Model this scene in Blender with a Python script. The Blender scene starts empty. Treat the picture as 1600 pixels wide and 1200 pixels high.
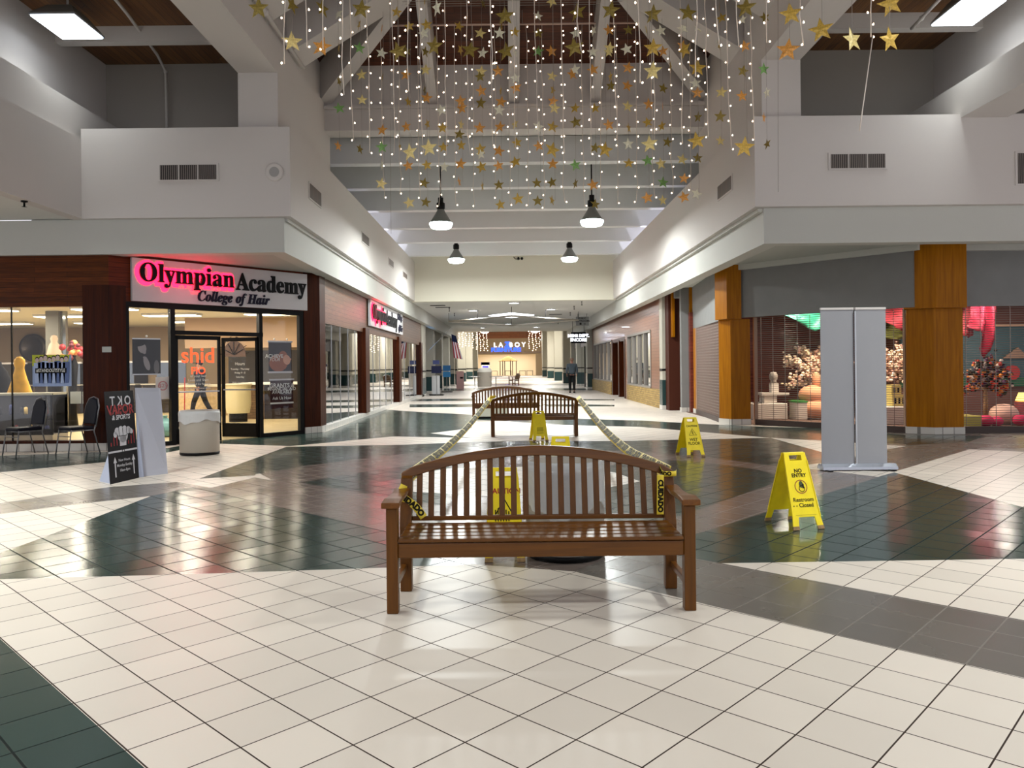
import bpy, math, random
from mathutils import Vector, Matrix
from mathutils.geometry import delaunay_2d_cdt
random.seed(7)
sc = bpy.context.scene
col = sc.collection
# ------------------------------------------------------------------ camera, world, exposure
H = 1.45
ROLL = 0.011
cd = bpy.data.cameras.new('camera'); cd.sensor_width = 36.0; cd.lens = 36.0*1200/1600
cd.shift_x = 3/1600; cd.shift_y = -28/1600; cd.clip_start = .05; cd.clip_end = 400
cam = bpy.data.objects.new('camera', cd); col.objects.link(cam)
cam.matrix_world = Matrix.Translation((0, 0, H)) @ Matrix.Rotation(math.pi/2, 4, 'X') @ Matrix.Rotation(-ROLL, 4, 'Z')
sc.camera = cam
wd = bpy.data.worlds.new('hall_ambience'); sc.world = wd; wd.use_nodes = True
wb = wd.node_tree.nodes['Background']; wb.inputs[0].default_value = (.93, .93, 1.0, 1); wb.inputs[1].default_value = .66
sc.view_settings.view_transform = 'Standard'; sc.view_settings.look = 'None'
sc.view_settings.exposure = 0.74; sc.view_settings.gamma = 1; sc.view_settings.use_curve_mapping = False

def light(name, loc, size, power, color=(1, 1, 1), rot=(0, 0, 0), parent=None, sizey=None, kind='AREA'):
    L = bpy.data.lights.new(name, kind); L.energy = power; L.color = color
    if kind == 'AREA':
        L.size = size
        if name == 'lamp_light' and not sizey: L.shape = 'DISK'
        if sizey: L.shape = 'RECTANGLE'; L.size_y = sizey
    else: L.shadow_soft_size = size
    o = bpy.data.objects.new(name, L); col.objects.link(o); o.location = loc; o.rotation_euler = rot
    if parent: o.parent = parent; o.location = Vector(loc)-parent.location
    return o

def unroll(px, py):
    dx = px-797; dy = py-572
    return dx-ROLL*dy, dy+ROLL*dx
def FL(px, py):
    x, y = unroll(px, py); return (x/y*H, 1200*H/y)
def AT(px, py, Y):
    x, y = unroll(px, py); return Vector((x*Y/1200, Y, H-y*Y/1200))

# ------------------------------------------------------------------ materials
def lin(c):
    return tuple(((v/255)/12.92 if v/255 <= .04045 else ((v/255+.055)/1.055)**2.4) for v in c)
MATS = {}
def mat(name, rgb, rough=.6, metal=0, noise=0, nscale=6, bump=0, bscale=60, coat=0, spec=.5, alpha=None, trans=0):
    if name in MATS: return MATS[name]
    m = bpy.data.materials.new(name); m.use_nodes = True; nt = m.node_tree; b = nt.nodes['Principled BSDF']
    c = lin(rgb) if max(rgb) > 1.01 else rgb
    if max(rgb) > 1.01 and sum(rgb) < 130: spec = min(spec, .15)
    b.inputs['Base Color'].default_value = (*c, 1); b.inputs['Roughness'].default_value = rough
    b.inputs['Metallic'].default_value = metal; b.inputs['Coat Weight'].default_value = coat
    b.inputs['Specular IOR Level'].default_value = spec; b.inputs['Transmission Weight'].default_value = trans
    if alpha is not None: b.inputs['Alpha'].default_value = alpha
    tc = nt.nodes.new('ShaderNodeTexCoord')
    if noise:
        n = nt.nodes.new('ShaderNodeTexNoise'); n.inputs['Scale'].default_value = nscale; n.inputs['Detail'].default_value = 4
        nt.links.new(tc.outputs['Object'], n.inputs['Vector'])
        r = nt.nodes.new('ShaderNodeValToRGB'); r.color_ramp.elements[0].position = .3; r.color_ramp.elements[1].position = .7
        r.color_ramp.elements[0].color = (*[v*(1-noise) for v in c], 1); r.color_ramp.elements[1].color = (*[min(1, v*(1+noise)) for v in c], 1)
        nt.links.new(n.outputs['Fac'], r.inputs['Fac']); nt.links.new(r.outputs['Color'], b.inputs['Base Color'])
    if bump:
        n = nt.nodes.new('ShaderNodeTexNoise'); n.inputs['Scale'].default_value = bscale; n.inputs['Detail'].default_value = 3
        nt.links.new(tc.outputs['Object'], n.inputs['Vector'])
        bp = nt.nodes.new('ShaderNodeBump'); bp.inputs['Strength'].default_value = bump; bp.inputs['Distance'].default_value = .01
        nt.links.new(n.outputs['Fac'], bp.inputs['Height']); nt.links.new(bp.outputs['Normal'], b.inputs['Normal'])
    MATS[name] = m; return m
def emit(name, rgb, s, sample=True):
    if name in MATS: return MATS[name]
    m = bpy.data.materials.new(name); m.use_nodes = True; nt = m.node_tree; b = nt.nodes['Principled BSDF']
    c = lin(rgb) if max(rgb) > 1.01 else rgb
    b.inputs['Base Color'].default_value = (*[v*.5 for v in c], 1); b.inputs['Emission Color'].default_value = (*c, 1)
    b.inputs['Emission Strength'].default_value = s
    if not sample: m.cycles.emission_sampling = 'NONE'
    MATS[name] = m; return m
def glass(name, tint=(1, 1, 1), refl=1.0, base=.06):
    if name in MATS: return MATS[name]
    m = bpy.data.materials.new(name); m.use_nodes = True; nt = m.node_tree; nt.nodes.remove(nt.nodes['Principled BSDF'])
    out = nt.nodes['Material Output']; t = nt.nodes.new('ShaderNodeBsdfTransparent'); t.inputs[0].default_value = (*tint, 1)
    g = nt.nodes.new('ShaderNodeBsdfGlossy'); g.inputs['Roughness'].default_value = .015
    f = nt.nodes.new('ShaderNodeFresnel'); f.inputs['IOR'].default_value = 1.5
    mu = nt.nodes.new('ShaderNodeMath'); mu.operation = 'MULTIPLY_ADD'; mu.inputs[1].default_value = refl; mu.inputs[2].default_value = base; mu.use_clamp = True
    mx = nt.nodes.new('ShaderNodeMixShader')
    nt.links.new(f.outputs[0], mu.inputs[0]); nt.links.new(mu.outputs[0], mx.inputs[0]); nt.links.new(t.outputs[0], mx.inputs[1]); nt.links.new(g.outputs[0], mx.inputs[2])
    nt.links.new(mx.outputs[0], out.inputs[0]); MATS[name] = m; return m
def plank(name, c1, c2, line, along, w, h, mort=.004, rough=.35, offset=.37, grain=.35, vert=False, bumpy=.3, coat=0):
    """boards / bricks on a wall: 'along' is the horizontal direction of the wall, rows are h high and w long"""
    if name in MATS: return MATS[name]
    m = bpy.data.materials.new(name); m.use_nodes = True; nt = m.node_tree; b = nt.nodes['Principled BSDF']; N = nt.nodes.new; L = nt.links.new
    geo = N('ShaderNodeNewGeometry'); d = N('ShaderNodeVectorMath'); d.operation = 'DOT_PRODUCT'; d.inputs[1].default_value = (*along, 0) if len(along) == 2 else along
    L(geo.outputs['Position'], d.inputs[0]); s = N('ShaderNodeSeparateXYZ'); L(geo.outputs['Position'], s.inputs[0]); cb = N('ShaderNodeCombineXYZ')
    zsrc = s.outputs['Z']
    if vert == 'flat':
        zsrc = s.outputs['Y' if abs((along[0])) > .5 else 'X']
    if vert is True: L(zsrc, cb.inputs['X']); L(d.outputs['Value'], cb.inputs['Y'])
    else: L(d.outputs['Value'], cb.inputs['X']); L(zsrc, cb.inputs['Y'])
    br = N('ShaderNodeTexBrick'); br.offset = offset; br.inputs['Scale'].default_value = 1; br.inputs['Mortar Size'].default_value = mort; br.inputs['Mortar Smooth'].default_value = .2
    br.inputs['Brick Width'].default_value = w; br.inputs['Row Height'].default_value = h
    br.inputs['Color1'].default_value = (*lin(c1), 1); br.inputs['Color2'].default_value = (*lin(c2), 1); br.inputs['Mortar'].default_value = (*lin(line), 1)
    L(cb.outputs[0], br.inputs['Vector'])
    mp = N('ShaderNodeMapping'); mp.inputs['Scale'].default_value = (2.2, 34, 1); L(cb.outputs[0], mp.inputs['Vector'])
    n = N('ShaderNodeTexNoise'); n.inputs['Scale'].default_value = 1.3; n.inputs['Detail'].default_value = 5; L(mp.outputs[0], n.inputs['Vector'])
    mr = N('ShaderNodeMapRange'); mr.inputs['From Min'].default_value = .3; mr.inputs['From Max'].default_value = .7; mr.inputs['To Min'].default_value = 1-grain; mr.inputs['To Max'].default_value = 1+grain; L(n.outputs['Fac'], mr.inputs['Value'])
    vm = N('ShaderNodeVectorMath'); vm.operation = 'SCALE'; L(br.outputs['Color'], vm.inputs[0]); L(mr.outputs[0], vm.inputs['Scale']); L(vm.outputs[0], b.inputs['Base Color'])
    bp = N('ShaderNodeBump'); bp.inputs['Strength'].default_value = bumpy; bp.inputs['Distance'].default_value = .006; bp.invert = True; L(br.outputs['Fac'], bp.inputs['Height']); L(bp.outputs[0], b.inputs['Normal'])
    b.inputs['Roughness'].default_value = rough; b.inputs['Coat Weight'].default_value = coat; b.inputs['Specular IOR Level'].default_value = .15 if name.startswith('redwood') else .4
    MATS[name] = m; return m
def grainwood(name, c1, c2, axis='Z', rough=.35, scale=1.0, coat=0):
    if name in MATS: return MATS[name]
    m = bpy.data.materials.new(name); m.use_nodes = True; nt = m.node_tree; b = nt.nodes['Principled BSDF']; N = nt.nodes.new; L = nt.links.new
    tc = N('ShaderNodeTexCoord'); mp = N('ShaderNodeMapping'); v = [22*scale]*3; v['XYZ'.index(axis)] = 1.2*scale; mp.inputs['Scale'].default_value = v
    L(tc.outputs['Object'], mp.inputs['Vector']); n = N('ShaderNodeTexNoise'); n.inputs['Scale'].default_value = 1.6; n.inputs['Detail'].default_value = 6; n.inputs['Distortion'].default_value = .6; L(mp.outputs[0], n.inputs['Vector'])
    r = N('ShaderNodeValToRGB'); r.color_ramp.elements[0].position = .32; r.color_ramp.elements[1].position = .68
    r.color_ramp.elements[0].color = (*lin(c1), 1); r.color_ramp.elements[1].color = (*lin(c2), 1); L(n.outputs['Fac'], r.inputs['Fac']); L(r.outputs['Color'], b.inputs['Base Color'])
    bp = N('ShaderNodeBump'); bp.inputs['Strength'].default_value = .08; bp.inputs['Distance'].default_value = .004; L(n.outputs['Fac'], bp.inputs['Height']); L(bp.outputs[0], b.inputs['Normal'])
    b.inputs['Roughness'].default_value = rough; b.inputs['Specular IOR Level'].default_value = .3 if 'teak' in name else .12; b.inputs['Coat Weight'].default_value = coat; b.inputs['Coat Roughness'].default_value = .15
    MATS[name] = m; return m
def tilefloor(name, rgb, grout, rough, var=.06, size=.3037, ang=46.4, org=(-1.2685, 3.1518), mort=.013, coat=.0):
    if name in MATS: return MATS[name]
    m = bpy.data.materials.new(name); m.use_nodes = True; nt = m.node_tree; b = nt.nodes['Principled BSDF']; N = nt.nodes.new; L = nt.links.new
    geo = N('ShaderNodeNewGeometry'); sb = N('ShaderNodeVectorMath'); sb.operation = 'SUBTRACT'; sb.inputs[1].default_value = (*org, 0); L(geo.outputs['Position'], sb.inputs[0])
    mp = N('ShaderNodeMapping'); mp.inputs['Rotation'].default_value = (0, 0, -math.radians(ang)); mp.inputs['Scale'].default_value = (1/size, 1/size, 1)
    # the mapping node scales before it rotates, which is fine for an even scale
    L(sb.outputs[0], mp.inputs['Vector'])
    br = N('ShaderNodeTexBrick'); br.offset = 0; br.inputs['Scale'].default_value = 1; br.inputs['Brick Width'].default_value = 1; br.inputs['Row Height'].default_value = 1
    br.inputs['Mortar Size'].default_value = mort; br.inputs['Mortar Smooth'].default_value = .3
    c = rgb if max(rgb) <= 1 else lin(rgb); g = grout if max(grout) <= 1 else lin(grout)
    br.inputs['Color1'].default_value = (*[v*(1-var) for v in c], 1); br.inputs['Color2'].default_value = (*[v*(1+var) for v in c], 1); br.inputs['Mortar'].default_value = (*g, 1)
    L(mp.outputs[0], br.inputs['Vector'])
    n = N('ShaderNodeTexNoise'); n.inputs['Scale'].default_value = .9; n.inputs['Detail'].default_value = 6; L(geo.outputs['Position'], n.inputs['Vector'])
    mr = N('ShaderNodeMapRange'); mr.inputs['From Min'].default_value = .3; mr.inputs['From Max'].default_value = .7; mr.inputs['To Min'].default_value = .97; mr.inputs['To Max'].default_value = 1.03; L(n.outputs['Fac'], mr.inputs['Value'])
    vm = N('ShaderNodeVectorMath'); vm.operation = 'SCALE'; L(br.outputs['Color'], vm.inputs[0]); L(mr.outputs[0], vm.inputs['Scale']); L(vm.outputs[0], b.inputs['Base Color'])
    # every tile lies a hair out of level, so each breaks the reflections a little differently
    fl = N('ShaderNodeVectorMath'); fl.operation = 'FLOOR'; L(mp.outputs[0], fl.inputs[0])
    wn = N('ShaderNodeTexWhiteNoise'); wn.noise_dimensions = '2D'; L(fl.outputs[0], wn.inputs['Vector'])
    s1 = N('ShaderNodeVectorMath'); s1.operation = 'SUBTRACT'; s1.inputs[1].default_value = (.5, .5, .5); L(wn.outputs['Color'], s1.inputs[0])
    s2 = N('ShaderNodeVectorMath'); s2.operation = 'MULTIPLY'; s2.inputs[1].default_value = (.024, .024, 0); L(s1.outputs[0], s2.inputs[0])
    bp = N('ShaderNodeBump'); bp.inputs['Strength'].default_value = .25; bp.inputs['Distance'].default_value = .002; bp.invert = True; L(br.outputs['Fac'], bp.inputs['Height'])
    n2 = N('ShaderNodeTexNoise'); n2.inputs['Scale'].default_value = 9; n2.inputs['Detail'].default_value = 2; L(geo.outputs['Position'], n2.inputs['Vector'])
    bp2 = N('ShaderNodeBump'); bp2.inputs['Strength'].default_value = .035; bp2.inputs['Distance'].default_value = .004; L(n2.outputs['Fac'], bp2.inputs['Height']); L(bp.outputs[0], bp2.inputs['Normal'])
    ad = N('ShaderNodeVectorMath'); ad.operation = 'ADD'; L(bp2.outputs[0], ad.inputs[0]); L(s2.outputs[0], ad.inputs[1])
    nm = N('ShaderNodeVectorMath'); nm.operation = 'NORMALIZE'; L(ad.outputs[0], nm.inputs[0]); L(nm.outputs[0], b.inputs['Normal'])
    r2 = N('ShaderNodeMapRange'); r2.inputs['To Min'].default_value = rough*.93; r2.inputs['To Max'].default_value = rough*1.1; L(n.outputs['Fac'], r2.inputs['Value']); gr = N('ShaderNodeMath'); gr.operation = 'MULTIPLY_ADD'; gr.inputs[1].default_value = .55; L(br.outputs['Fac'], gr.inputs[0]); L(r2.outputs[0], gr.inputs[2]); L(gr.outputs[0], b.inputs['Roughness'])
    sp = N('ShaderNodeMath'); sp.operation = 'MULTIPLY_ADD'; sp.inputs[1].default_value = -.4; sp.inputs[2].default_value = .5; L(br.outputs['Fac'], sp.inputs[0]); L(sp.outputs[0], b.inputs['Specular IOR Level'])
    b.inputs['Coat Weight'].default_value = coat
    MATS[name] = m; return m

WHITE = mat('painted_white_wall', (196, 190, 186), .75, bump=.12, bscale=90)
WHITE2 = mat('painted_fascia_wall', (184, 184, 178), .7, bump=.15, bscale=40)
SOFFIT = mat('painted_soffit', (170, 172, 166), .8)
CEILW = mat('painted_ceiling', (205, 205, 200), .8)
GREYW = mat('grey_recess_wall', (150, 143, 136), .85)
BEAMW = mat('painted_beam', (190, 184, 180), .7)
BEAMW2 = mat('painted_roof_beam', (200, 200, 200), .7)
DARK = mat('black_metal', (14, 13, 13), .4)
BLACK = mat('black_paint', (8, 8, 9), .5)
STEEL = mat('brushed_steel', (170, 170, 172), .3, metal=.9)
ALU = mat('aluminium', (190, 192, 198), .35, metal=.6)
GREYP = mat('blue_grey_paint', (122, 122, 121), .75, noise=.04, nscale=3)
OAKU = grainwood('golden_oak', (138, 82, 0), (166, 104, 4), 'Z', .38, .6)
RED = grainwood('dark_redwood', (40, 12, 0), (66, 24, 2), 'Z', .35, .5)
uD = Vector((2.95, 3.45, 0)).normalized(); nD = Vector((uD.y, -uD.x, 0))
REDP = plank('redwood_boards_front', (74, 34, 2), (92, 44, 6), (34, 12, 0), (1, 0), 1.6, .09, .003, .33)
REDPD = plank('redwood_boards_angled', (84, 26, 0), (100, 36, 4), (36, 10, 0), (uD.x, uD.y), 1.6, .09, .003, .33)
BROWNP = plank('brown_boards_side', (84, 56, 36), (98, 66, 44), (50, 32, 20), (0, 1), 2.2, .11, .004, .4)
PINKP = plank('brown_lap_siding', (128, 86, 66), (138, 94, 72), (78, 50, 38), (0, 1), 7, .105, .006, .3, grain=.12, coat=.15)
BRICK = plank('yellow_brick', (176, 146, 82), (150, 120, 62), (104, 92, 70), (0, 1), .3, .075, .008, .6, offset=.5, grain=.2)
ROOFWOOD = plank('roof_deck_boards', (72, 34, 18), (92, 46, 24), (30, 14, 8), (1, 0), 3, .14, .004, .5, vert='flat')
ROOFWOODX = plank('roof_deck_boards_cross', (72, 34, 18), (92, 46, 24), (30, 14, 8), (0, 1), 3, .14, .004, .5, vert='flat')
CEILWOOD = plank('alcove_ceiling_boards', (112, 74, 38), (88, 54, 26), (46, 28, 14), (0.5, 0.5), 3, .14, .004, .5, vert='flat')
TEAL = mat('dark_green_tile', (36, 62, 62), .25)
CREAM = mat('cream_plaster', (176, 172, 158), .7)
BASETILE = plank('white_base_tile', (205, 200, 192), (196, 192, 186), (120, 116, 110), (.707, .707), .16, .3, .006, .3, offset=0, grain=.02)
GLASS = glass('clear_glass', refl=.55, base=.0)
GLASSD = glass('dark_shop_glass', (.75, .78, .78), refl=1.6, base=.22)
F_WHITE = tilefloor('floor_tile_cream', (210, 199, 187), (58, 46, 40), .38)
F_TEAL = tilefloor('floor_tile_green', (42, 62, 57), (18, 27, 25), .17, mort=.02)
F_GREY = tilefloor('floor_tile_grey', (100, 94, 88), (118, 111, 104), .27)
F_MAUVE = tilefloor('floor_tile_mauve', (110, 98, 92), (126, 113, 107), .2)
F_BEIGE = plank('shop_floor_boards', (186, 168, 128), (170, 150, 108), (120, 104, 74), (1, 0), 1.2, .15, .004, .3, vert='flat')

# ------------------------------------------------------------------ mesh builder
def text_mesh(s, size, bold=0, extrude=0, align='CENTER', spacing=1, res=3, shear=0, valign='CENTER'):
    c = bpy.data.curves.new('txt', 'FONT'); c.body = s; c.size = size; c.offset = bold*size; c.extrude = extrude; c.align_x = align
    c.align_y = valign; c.space_character = spacing; c.resolution_u = res; c.shear = shear
    o = bpy.data.objects.new('txt', c); col.objects.link(o)
    dg = bpy.context.evaluated_depsgraph_get(); dg.update(); m = bpy.data.meshes.new_from_object(o.evaluated_get(dg))
    vs = [v.co.copy() for v in m.vertices]; fs = [tuple(p.vertices) for p in m.polygons]
    bpy.data.objects.remove(o); bpy.data.curves.remove(c); bpy.data.meshes.remove(m)
    return vs, fs
def serif(s, italic=False):
    r = ''
    for ch in s:
        if 'A' <= ch <= 'Z': r += chr((0x1D468 if italic else 0x1D400)+ord(ch)-65)
        elif 'a' <= ch <= 'z': r += chr((0x1D482 if italic else 0x1D41A)+ord(ch)-97)
        else: r += ch
    return r
def frame(o, xd, up=(0, 0, 1)):
    xd = Vector(xd).normalized(); up = Vector(up).normalized(); n = xd.cross(up)
    return Matrix(((xd.x, up.x, n.x, o[0]), (xd.y, up.y, n.y, o[1]), (xd.z, up.z, n.z, o[2]), (0, 0, 0, 1)))
class MB:
    def __init__(s): s.v = []; s.f = []; s.m = []; s.sm = []; s.mats = []; s.T = Matrix()
    def mi(s, m):
        if m not in s.mats: s.mats.append(m)
        return s.mats.index(m)
    def add(s, vs, fs, m, smooth=False, T=None):
        k = len(s.v); T = s.T if T is None else s.T @ T
        s.v += [T @ Vector(v) for v in vs]; i = s.mi(m)
        for f in fs: s.f.append(tuple(a+k for a in f)); s.m.append(i); s.sm.append(smooth)
        return s
    def box(s, x0, x1, y0, y1, z0, z1, m, T=None):
        x0, x1 = sorted((x0, x1)); y0, y1 = sorted((y0, y1)); z0, z1 = sorted((z0, z1))
        vs = [(x0, y0, z0), (x1, y0, z0), (x1, y1, z0), (x0, y1, z0), (x0, y0, z1), (x1, y0, z1), (x1, y1, z1), (x0, y1, z1)]
        return s.add(vs, [(3, 2, 1, 0), (4, 5, 6, 7), (0, 1, 5, 4), (1, 2, 6, 5), (2, 3, 7, 6), (3, 0, 4, 7)], m, False, T)
    def prism(s, poly, z0, z1, m, T=None):
        n = len(poly); a = sum(poly[i][0]*poly[(i+1) % n][1]-poly[(i+1) % n][0]*poly[i][1] for i in range(n))
        if a < 0: poly = poly[::-1]
        vs = [(p[0], p[1], z0) for p in poly]+[(p[0], p[1], z1) for p in poly]
        fs = [tuple(range(n-1, -1, -1)), tuple(range(n, 2*n))]+[(i, (i+1) % n, (i+1) % n+n, i+n) for i in range(n)]
        return s.add(vs, fs, m, False, T)
    def wall(s, a, b, z0, z1, t, m):   # wall strip from a to b (xy), thickness t to the left of a->b
        a = Vector((*a, 0)); b = Vector((*b, 0)); d = (b-a).normalized(); n = Vector((-d.y, d.x, 0))*t
        return s.prism([(a.x, a.y), (b.x, b.y), (b.x+n.x, b.y+n.y), (a.x+n.x, a.y+n.y)], z0, z1, m)
    def cyl(s, p0, p1, r0, m, r1=None, n=12, smooth=True, caps=True):
        p0 = Vector(p0); p1 = Vector(p1); r1 = r0 if r1 is None else r1; d = (p1-p0).normalized()
        a = d.orthogonal().normalized(); b = d.cross(a); vs = []
        for p, r in ((p0, r0), (p1, r1)):
            for i in range(n): t = 2*math.pi*i/n; vs.append(p+a*math.cos(t)*r+b*math.sin(t)*r)
        s.add(vs, [(i, (i+1) % n, (i+1) % n+n, i+n) for i in range(n)], m, smooth)
        if caps: s.add(vs, [tuple(range(n-1, -1, -1)), tuple(range(n, 2*n))], m)
        return s
    def tube(s, pts, r, m, n=6):
        pts = [Vector(p) for p in pts]; vs = []; fs = []; a = None
        for i, p in enumerate(pts):
            d = (pts[min(i+1, len(pts)-1)]-pts[max(i-1, 0)]).normalized()
            a = d.orthogonal().normalized() if a is None else (a-d*a.dot(d)).normalized(); b = d.cross(a)
            for k in range(n): t = 2*math.pi*k/n; vs.append(p+a*math.cos(t)*r+b*math.sin(t)*r)
        for i in range(len(pts)-1):
            for k in range(n): fs.append((i*n+k, i*n+(k+1) % n, (i+1)*n+(k+1) % n, (i+1)*n+k))
        fs += [tuple(range(n-1, -1, -1)), tuple(range((len(pts)-1)*n, len(pts)*n))]
        return s.add(vs, fs, m, True)
    def lathe(s, prof, m, c=(0, 0, 0), n=24, smooth=True, sx=1, sy=1):
        vs = []; fs = []
        for r, z in prof:
            for k in range(n): t = 2*math.pi*k/n; vs.append((c[0]+r*math.cos(t)*sx, c[1]+r*math.sin(t)*sy, c[2]+z))
        for i in range(len(prof)-1):
            for k in range(n): fs.append((i*n+k, i*n+(k+1) % n, (i+1)*n+(k+1) % n, (i+1)*n+k))
        s.add(vs, fs, m, smooth)
        return s
    def sph(s, c, r, m, n=10, k=6, sx=1, sy=1, sz=1):
        pr = [(r*math.sin(math.pi*i/k)+1e-5, -r*math.cos(math.pi*i/k)*sz) for i in range(k+1)]
        return s.lathe(pr, m, c, n, True, sx, sy)
    def text(s, t, size, m, T, fit=None, **k):
        vs, fs = text_mesh(t, size, **k)
        if fit:   # squeeze or stretch the line to a given width, keeping its left end
            x0 = min(v.x for v in vs); w = max(v.x for v in vs)-x0; vs = [Vector(((v.x-x0)*fit/w, v.y, v.z)) for v in vs]
        return s.add(vs, fs, m, False, T)
    def quad(s, a, b, c, d, m): return s.add([a, b, c, d], [(0, 1, 2, 3)], m)
    def build(s, name, parent=None, kind=None, bevel=0, world=True, stuff=False):
        me = bpy.data.meshes.new(name); off = Vector((0, 0, 0)); q = parent
        while q is not None and world: off = off+q.location; q = q.parent
        me.from_pydata([v-off for v in s.v], [], s.f)
        for m in s.mats: me.materials.append(m)
        me.polygons.foreach_set('material_index', s.m); me.polygons.foreach_set('use_smooth', s.sm); me.update()
        o = bpy.data.objects.new(name, me); col.objects.link(o)
        if parent: o.parent = parent
        if kind: o['kind'] = kind
        if bevel:
            b = o.modifiers.new('bevel', 'BEVEL'); b.width = bevel; b.segments = 2; b.limit_method = 'ANGLE'; b.angle_limit = math.radians(50)
        return o
def local(o, parent):  # a sub-part under a part that sits at its thing's origin
    o.parent = parent; return o
def thing(name, label, cat, loc=(0, 0, 0), rz=0, group=None):
    o = bpy.data.objects.new(name, None); col.objects.link(o); o.location = loc; o.rotation_euler = (0, 0, rz); o.empty_display_size = .1
    o['label'] = label; o['category'] = cat
    if group: o['group'] = group
    return o
def tag(o, label, cat, group=None):
    o['label'] = label; o['category'] = cat
    if group: o['group'] = group
    return o
def struct(name, mb, loc=None, **k):
    return mb.build(name, kind='structure', **k)
def sroot(name, loc=(0, 0, 0)):
    o = bpy.data.objects.new(name, None); col.objects.link(o); o.location = loc; o['kind'] = 'structure'; return o
def dup(root, loc, rz=None, label=None, group=None):
    r = root.copy(); col.objects.link(r); r.location = loc
    if rz is not None: r.rotation_euler = (0, 0, rz)
    if label: r['label'] = label
    if group: r['group'] = group
    kids = [o for o in bpy.data.objects if o.parent == root]
    for ch in kids:
        c = ch.copy(); col.objects.link(c); c.parent = r
        for g in [o for o in bpy.data.objects if o.parent == ch]:
            d = g.copy(); col.objects.link(d); d.parent = c
    return r
ORD = 'first second third fourth fifth sixth seventh eighth ninth tenth eleventh twelfth thirteenth fourteenth fifteenth sixteenth seventeenth eighteenth nineteenth twentieth'.split()
def ordw(n):
    if n < 20: return ORD[n]
    t = {2: 'twenty', 3: 'thirty', 4: 'forty'}[(n+1)//10]
    return {2: 'twentieth', 3: 'thirtieth', 4: 'fortieth'}[(n+1)//10] if (n+1) % 10 == 0 else t+'-'+ORD[(n+1) % 10-1]
# ------------------------------------------------------------------ lamps of the hall
LAMPW = emit('lamp_glow', (235, 246, 255), 4, False)
LAMPN = emit('lamp_diffuser_glow', (225, 245, 240), 9, False)
def box_light(loc, label, w=.75, l=.95, power=160):
    t = thing('ceiling_light', label, 'ceiling light', loc, 0, 'square lamps hanging in the side bays')
    x, y, z = loc
    b = MB(); b.prism([(x-w/2, y-l/2), (x+w/2, y-l/2), (x+w/2, y+l/2), (x-w/2, y+l/2)], z+.02, z+.05, ALU)
    b.add([(x-w/2, y-l/2, z+.05), (x+w/2, y-l/2, z+.05), (x+w/2, y+l/2, z+.05), (x-w/2, y+l/2, z+.05), (x-.2, y-.25, z+.28), (x+.2, y-.25, z+.28), (x+.2, y+.25, z+.28), (x-.2, y+.25, z+.28)],
          [(0, 1, 5, 4), (1, 2, 6, 5), (2, 3, 7, 6), (3, 0, 4, 7), (4, 5, 6, 7)], mat('lamp_housing', (120, 122, 118), .5)); b.build('housing', t)
    MB().box(x-w/2+.02, x+w/2-.02, y-l/2+.02, y+l/2-.02, z, z+.02, LAMPW).build('diffuser', t)
    MB().cyl((x, y, z+.28), (x, y, 7.75), .02, BEAMW).build('rod', t)
    light('lamp_light', (x, y, z-.03), w, power, (.94, 1, .97), parent=t, sizey=l).data.spread = math.radians(115)
    return t
box_light((-7.45, 13.05, 7.28), 'bright square lamp hanging under the wooden ceiling at the upper left', power=10)
box_light((7.75, 12.9, 7.28), 'bright square lamp hanging under the wooden ceiling at the upper right', power=22)
for i, (x, y) in enumerate(((-6.4, 6.5), (6.6, 6.5), (-6.4, 1.0), (6.6, 1.0))):
    box_light((x, y, 7.28), 'square lamp in the side bay over the shopper, '+('left row', 'right row', 'left row behind', 'right row behind')[i], power=180)
def pendant(loc, label, power):
    x, y, z = loc
    t = thing('pendant_lamp', label, 'lamp', loc, 0, 'dome pendant lamps over the corridor')
    MB().cyl((x, y, z+.75), (x, y, 7.12-.067*(y-17.8)), .018, DARK, n=6).build('stem', t)
    MB().lathe([(.001, .78), (.07, .78), (.07, .66), (.11, .64), (.11, .5), (.08, .47), (.09, .45)], DARK, (x, y, z), 20).build('ballast', t)
    MB().lathe([(.09, .47), (.12, .4), (.22, .24), (.30, .12)], mat('lamp_shade_grey', (120, 122, 120), .35, metal=.3), (x, y, z), 28).build('shade', t)
    MB().lathe([(.30, .12), (.305, .09), (.26, .0), (.2, -.02), (.001, -.025)], LAMPN, (x, y, z), 28).build('diffuser', t)
    light('lamp_light', (x, y, z-.06), .5, power, (.95, 1, .98), parent=t)
    if y > 25: light('lamp_spill', (x, y, z+.02), .3, power*.12, (.95, 1, .98), parent=t, kind='POINT')
PEND = [(AT(689, 356, 20), 'nearer left dome pendant lamp under the dark roof beams', 240), (AT(925, 352, 20), 'nearer right dome pendant lamp under the dark roof beams', 240),
        (AT(713, 410, 28), 'farther left dome pendant lamp over the corridor', 200), (AT(890, 408, 28), 'farther right dome pendant lamp over the corridor', 200)]
for p, l, w in PEND: pendant(tuple(p), l, w)
# strip lights resting on the ledges behind both parapets
for i, x in enumerate((-4.75, 5.2)):
    for j, y in enumerate((25.2, 28.6)):
        t = thing('strip_light', 'fluorescent strip light on the ledge behind the %s parapet, %s' % (('left', 'right')[i], ('nearer', 'farther')[j]), 'light', (x, y, 4.2))
        MB().box(x-.08, x+.08, y-1.2, y+1.2, 4.2, 4.26, BEAMW).build('tray', t)
        MB().cyl((x, y-1.15, 4.3), (x, y+1.15, 4.3), .03, emit('tube_glow', (225, 225, 255), 6, False)).build('tube', t)
        light('strip_glow', (x, y, 4.36), .15, 42, (.86, .86, 1), (math.pi, 0, 0), t, 2.2)

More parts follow.
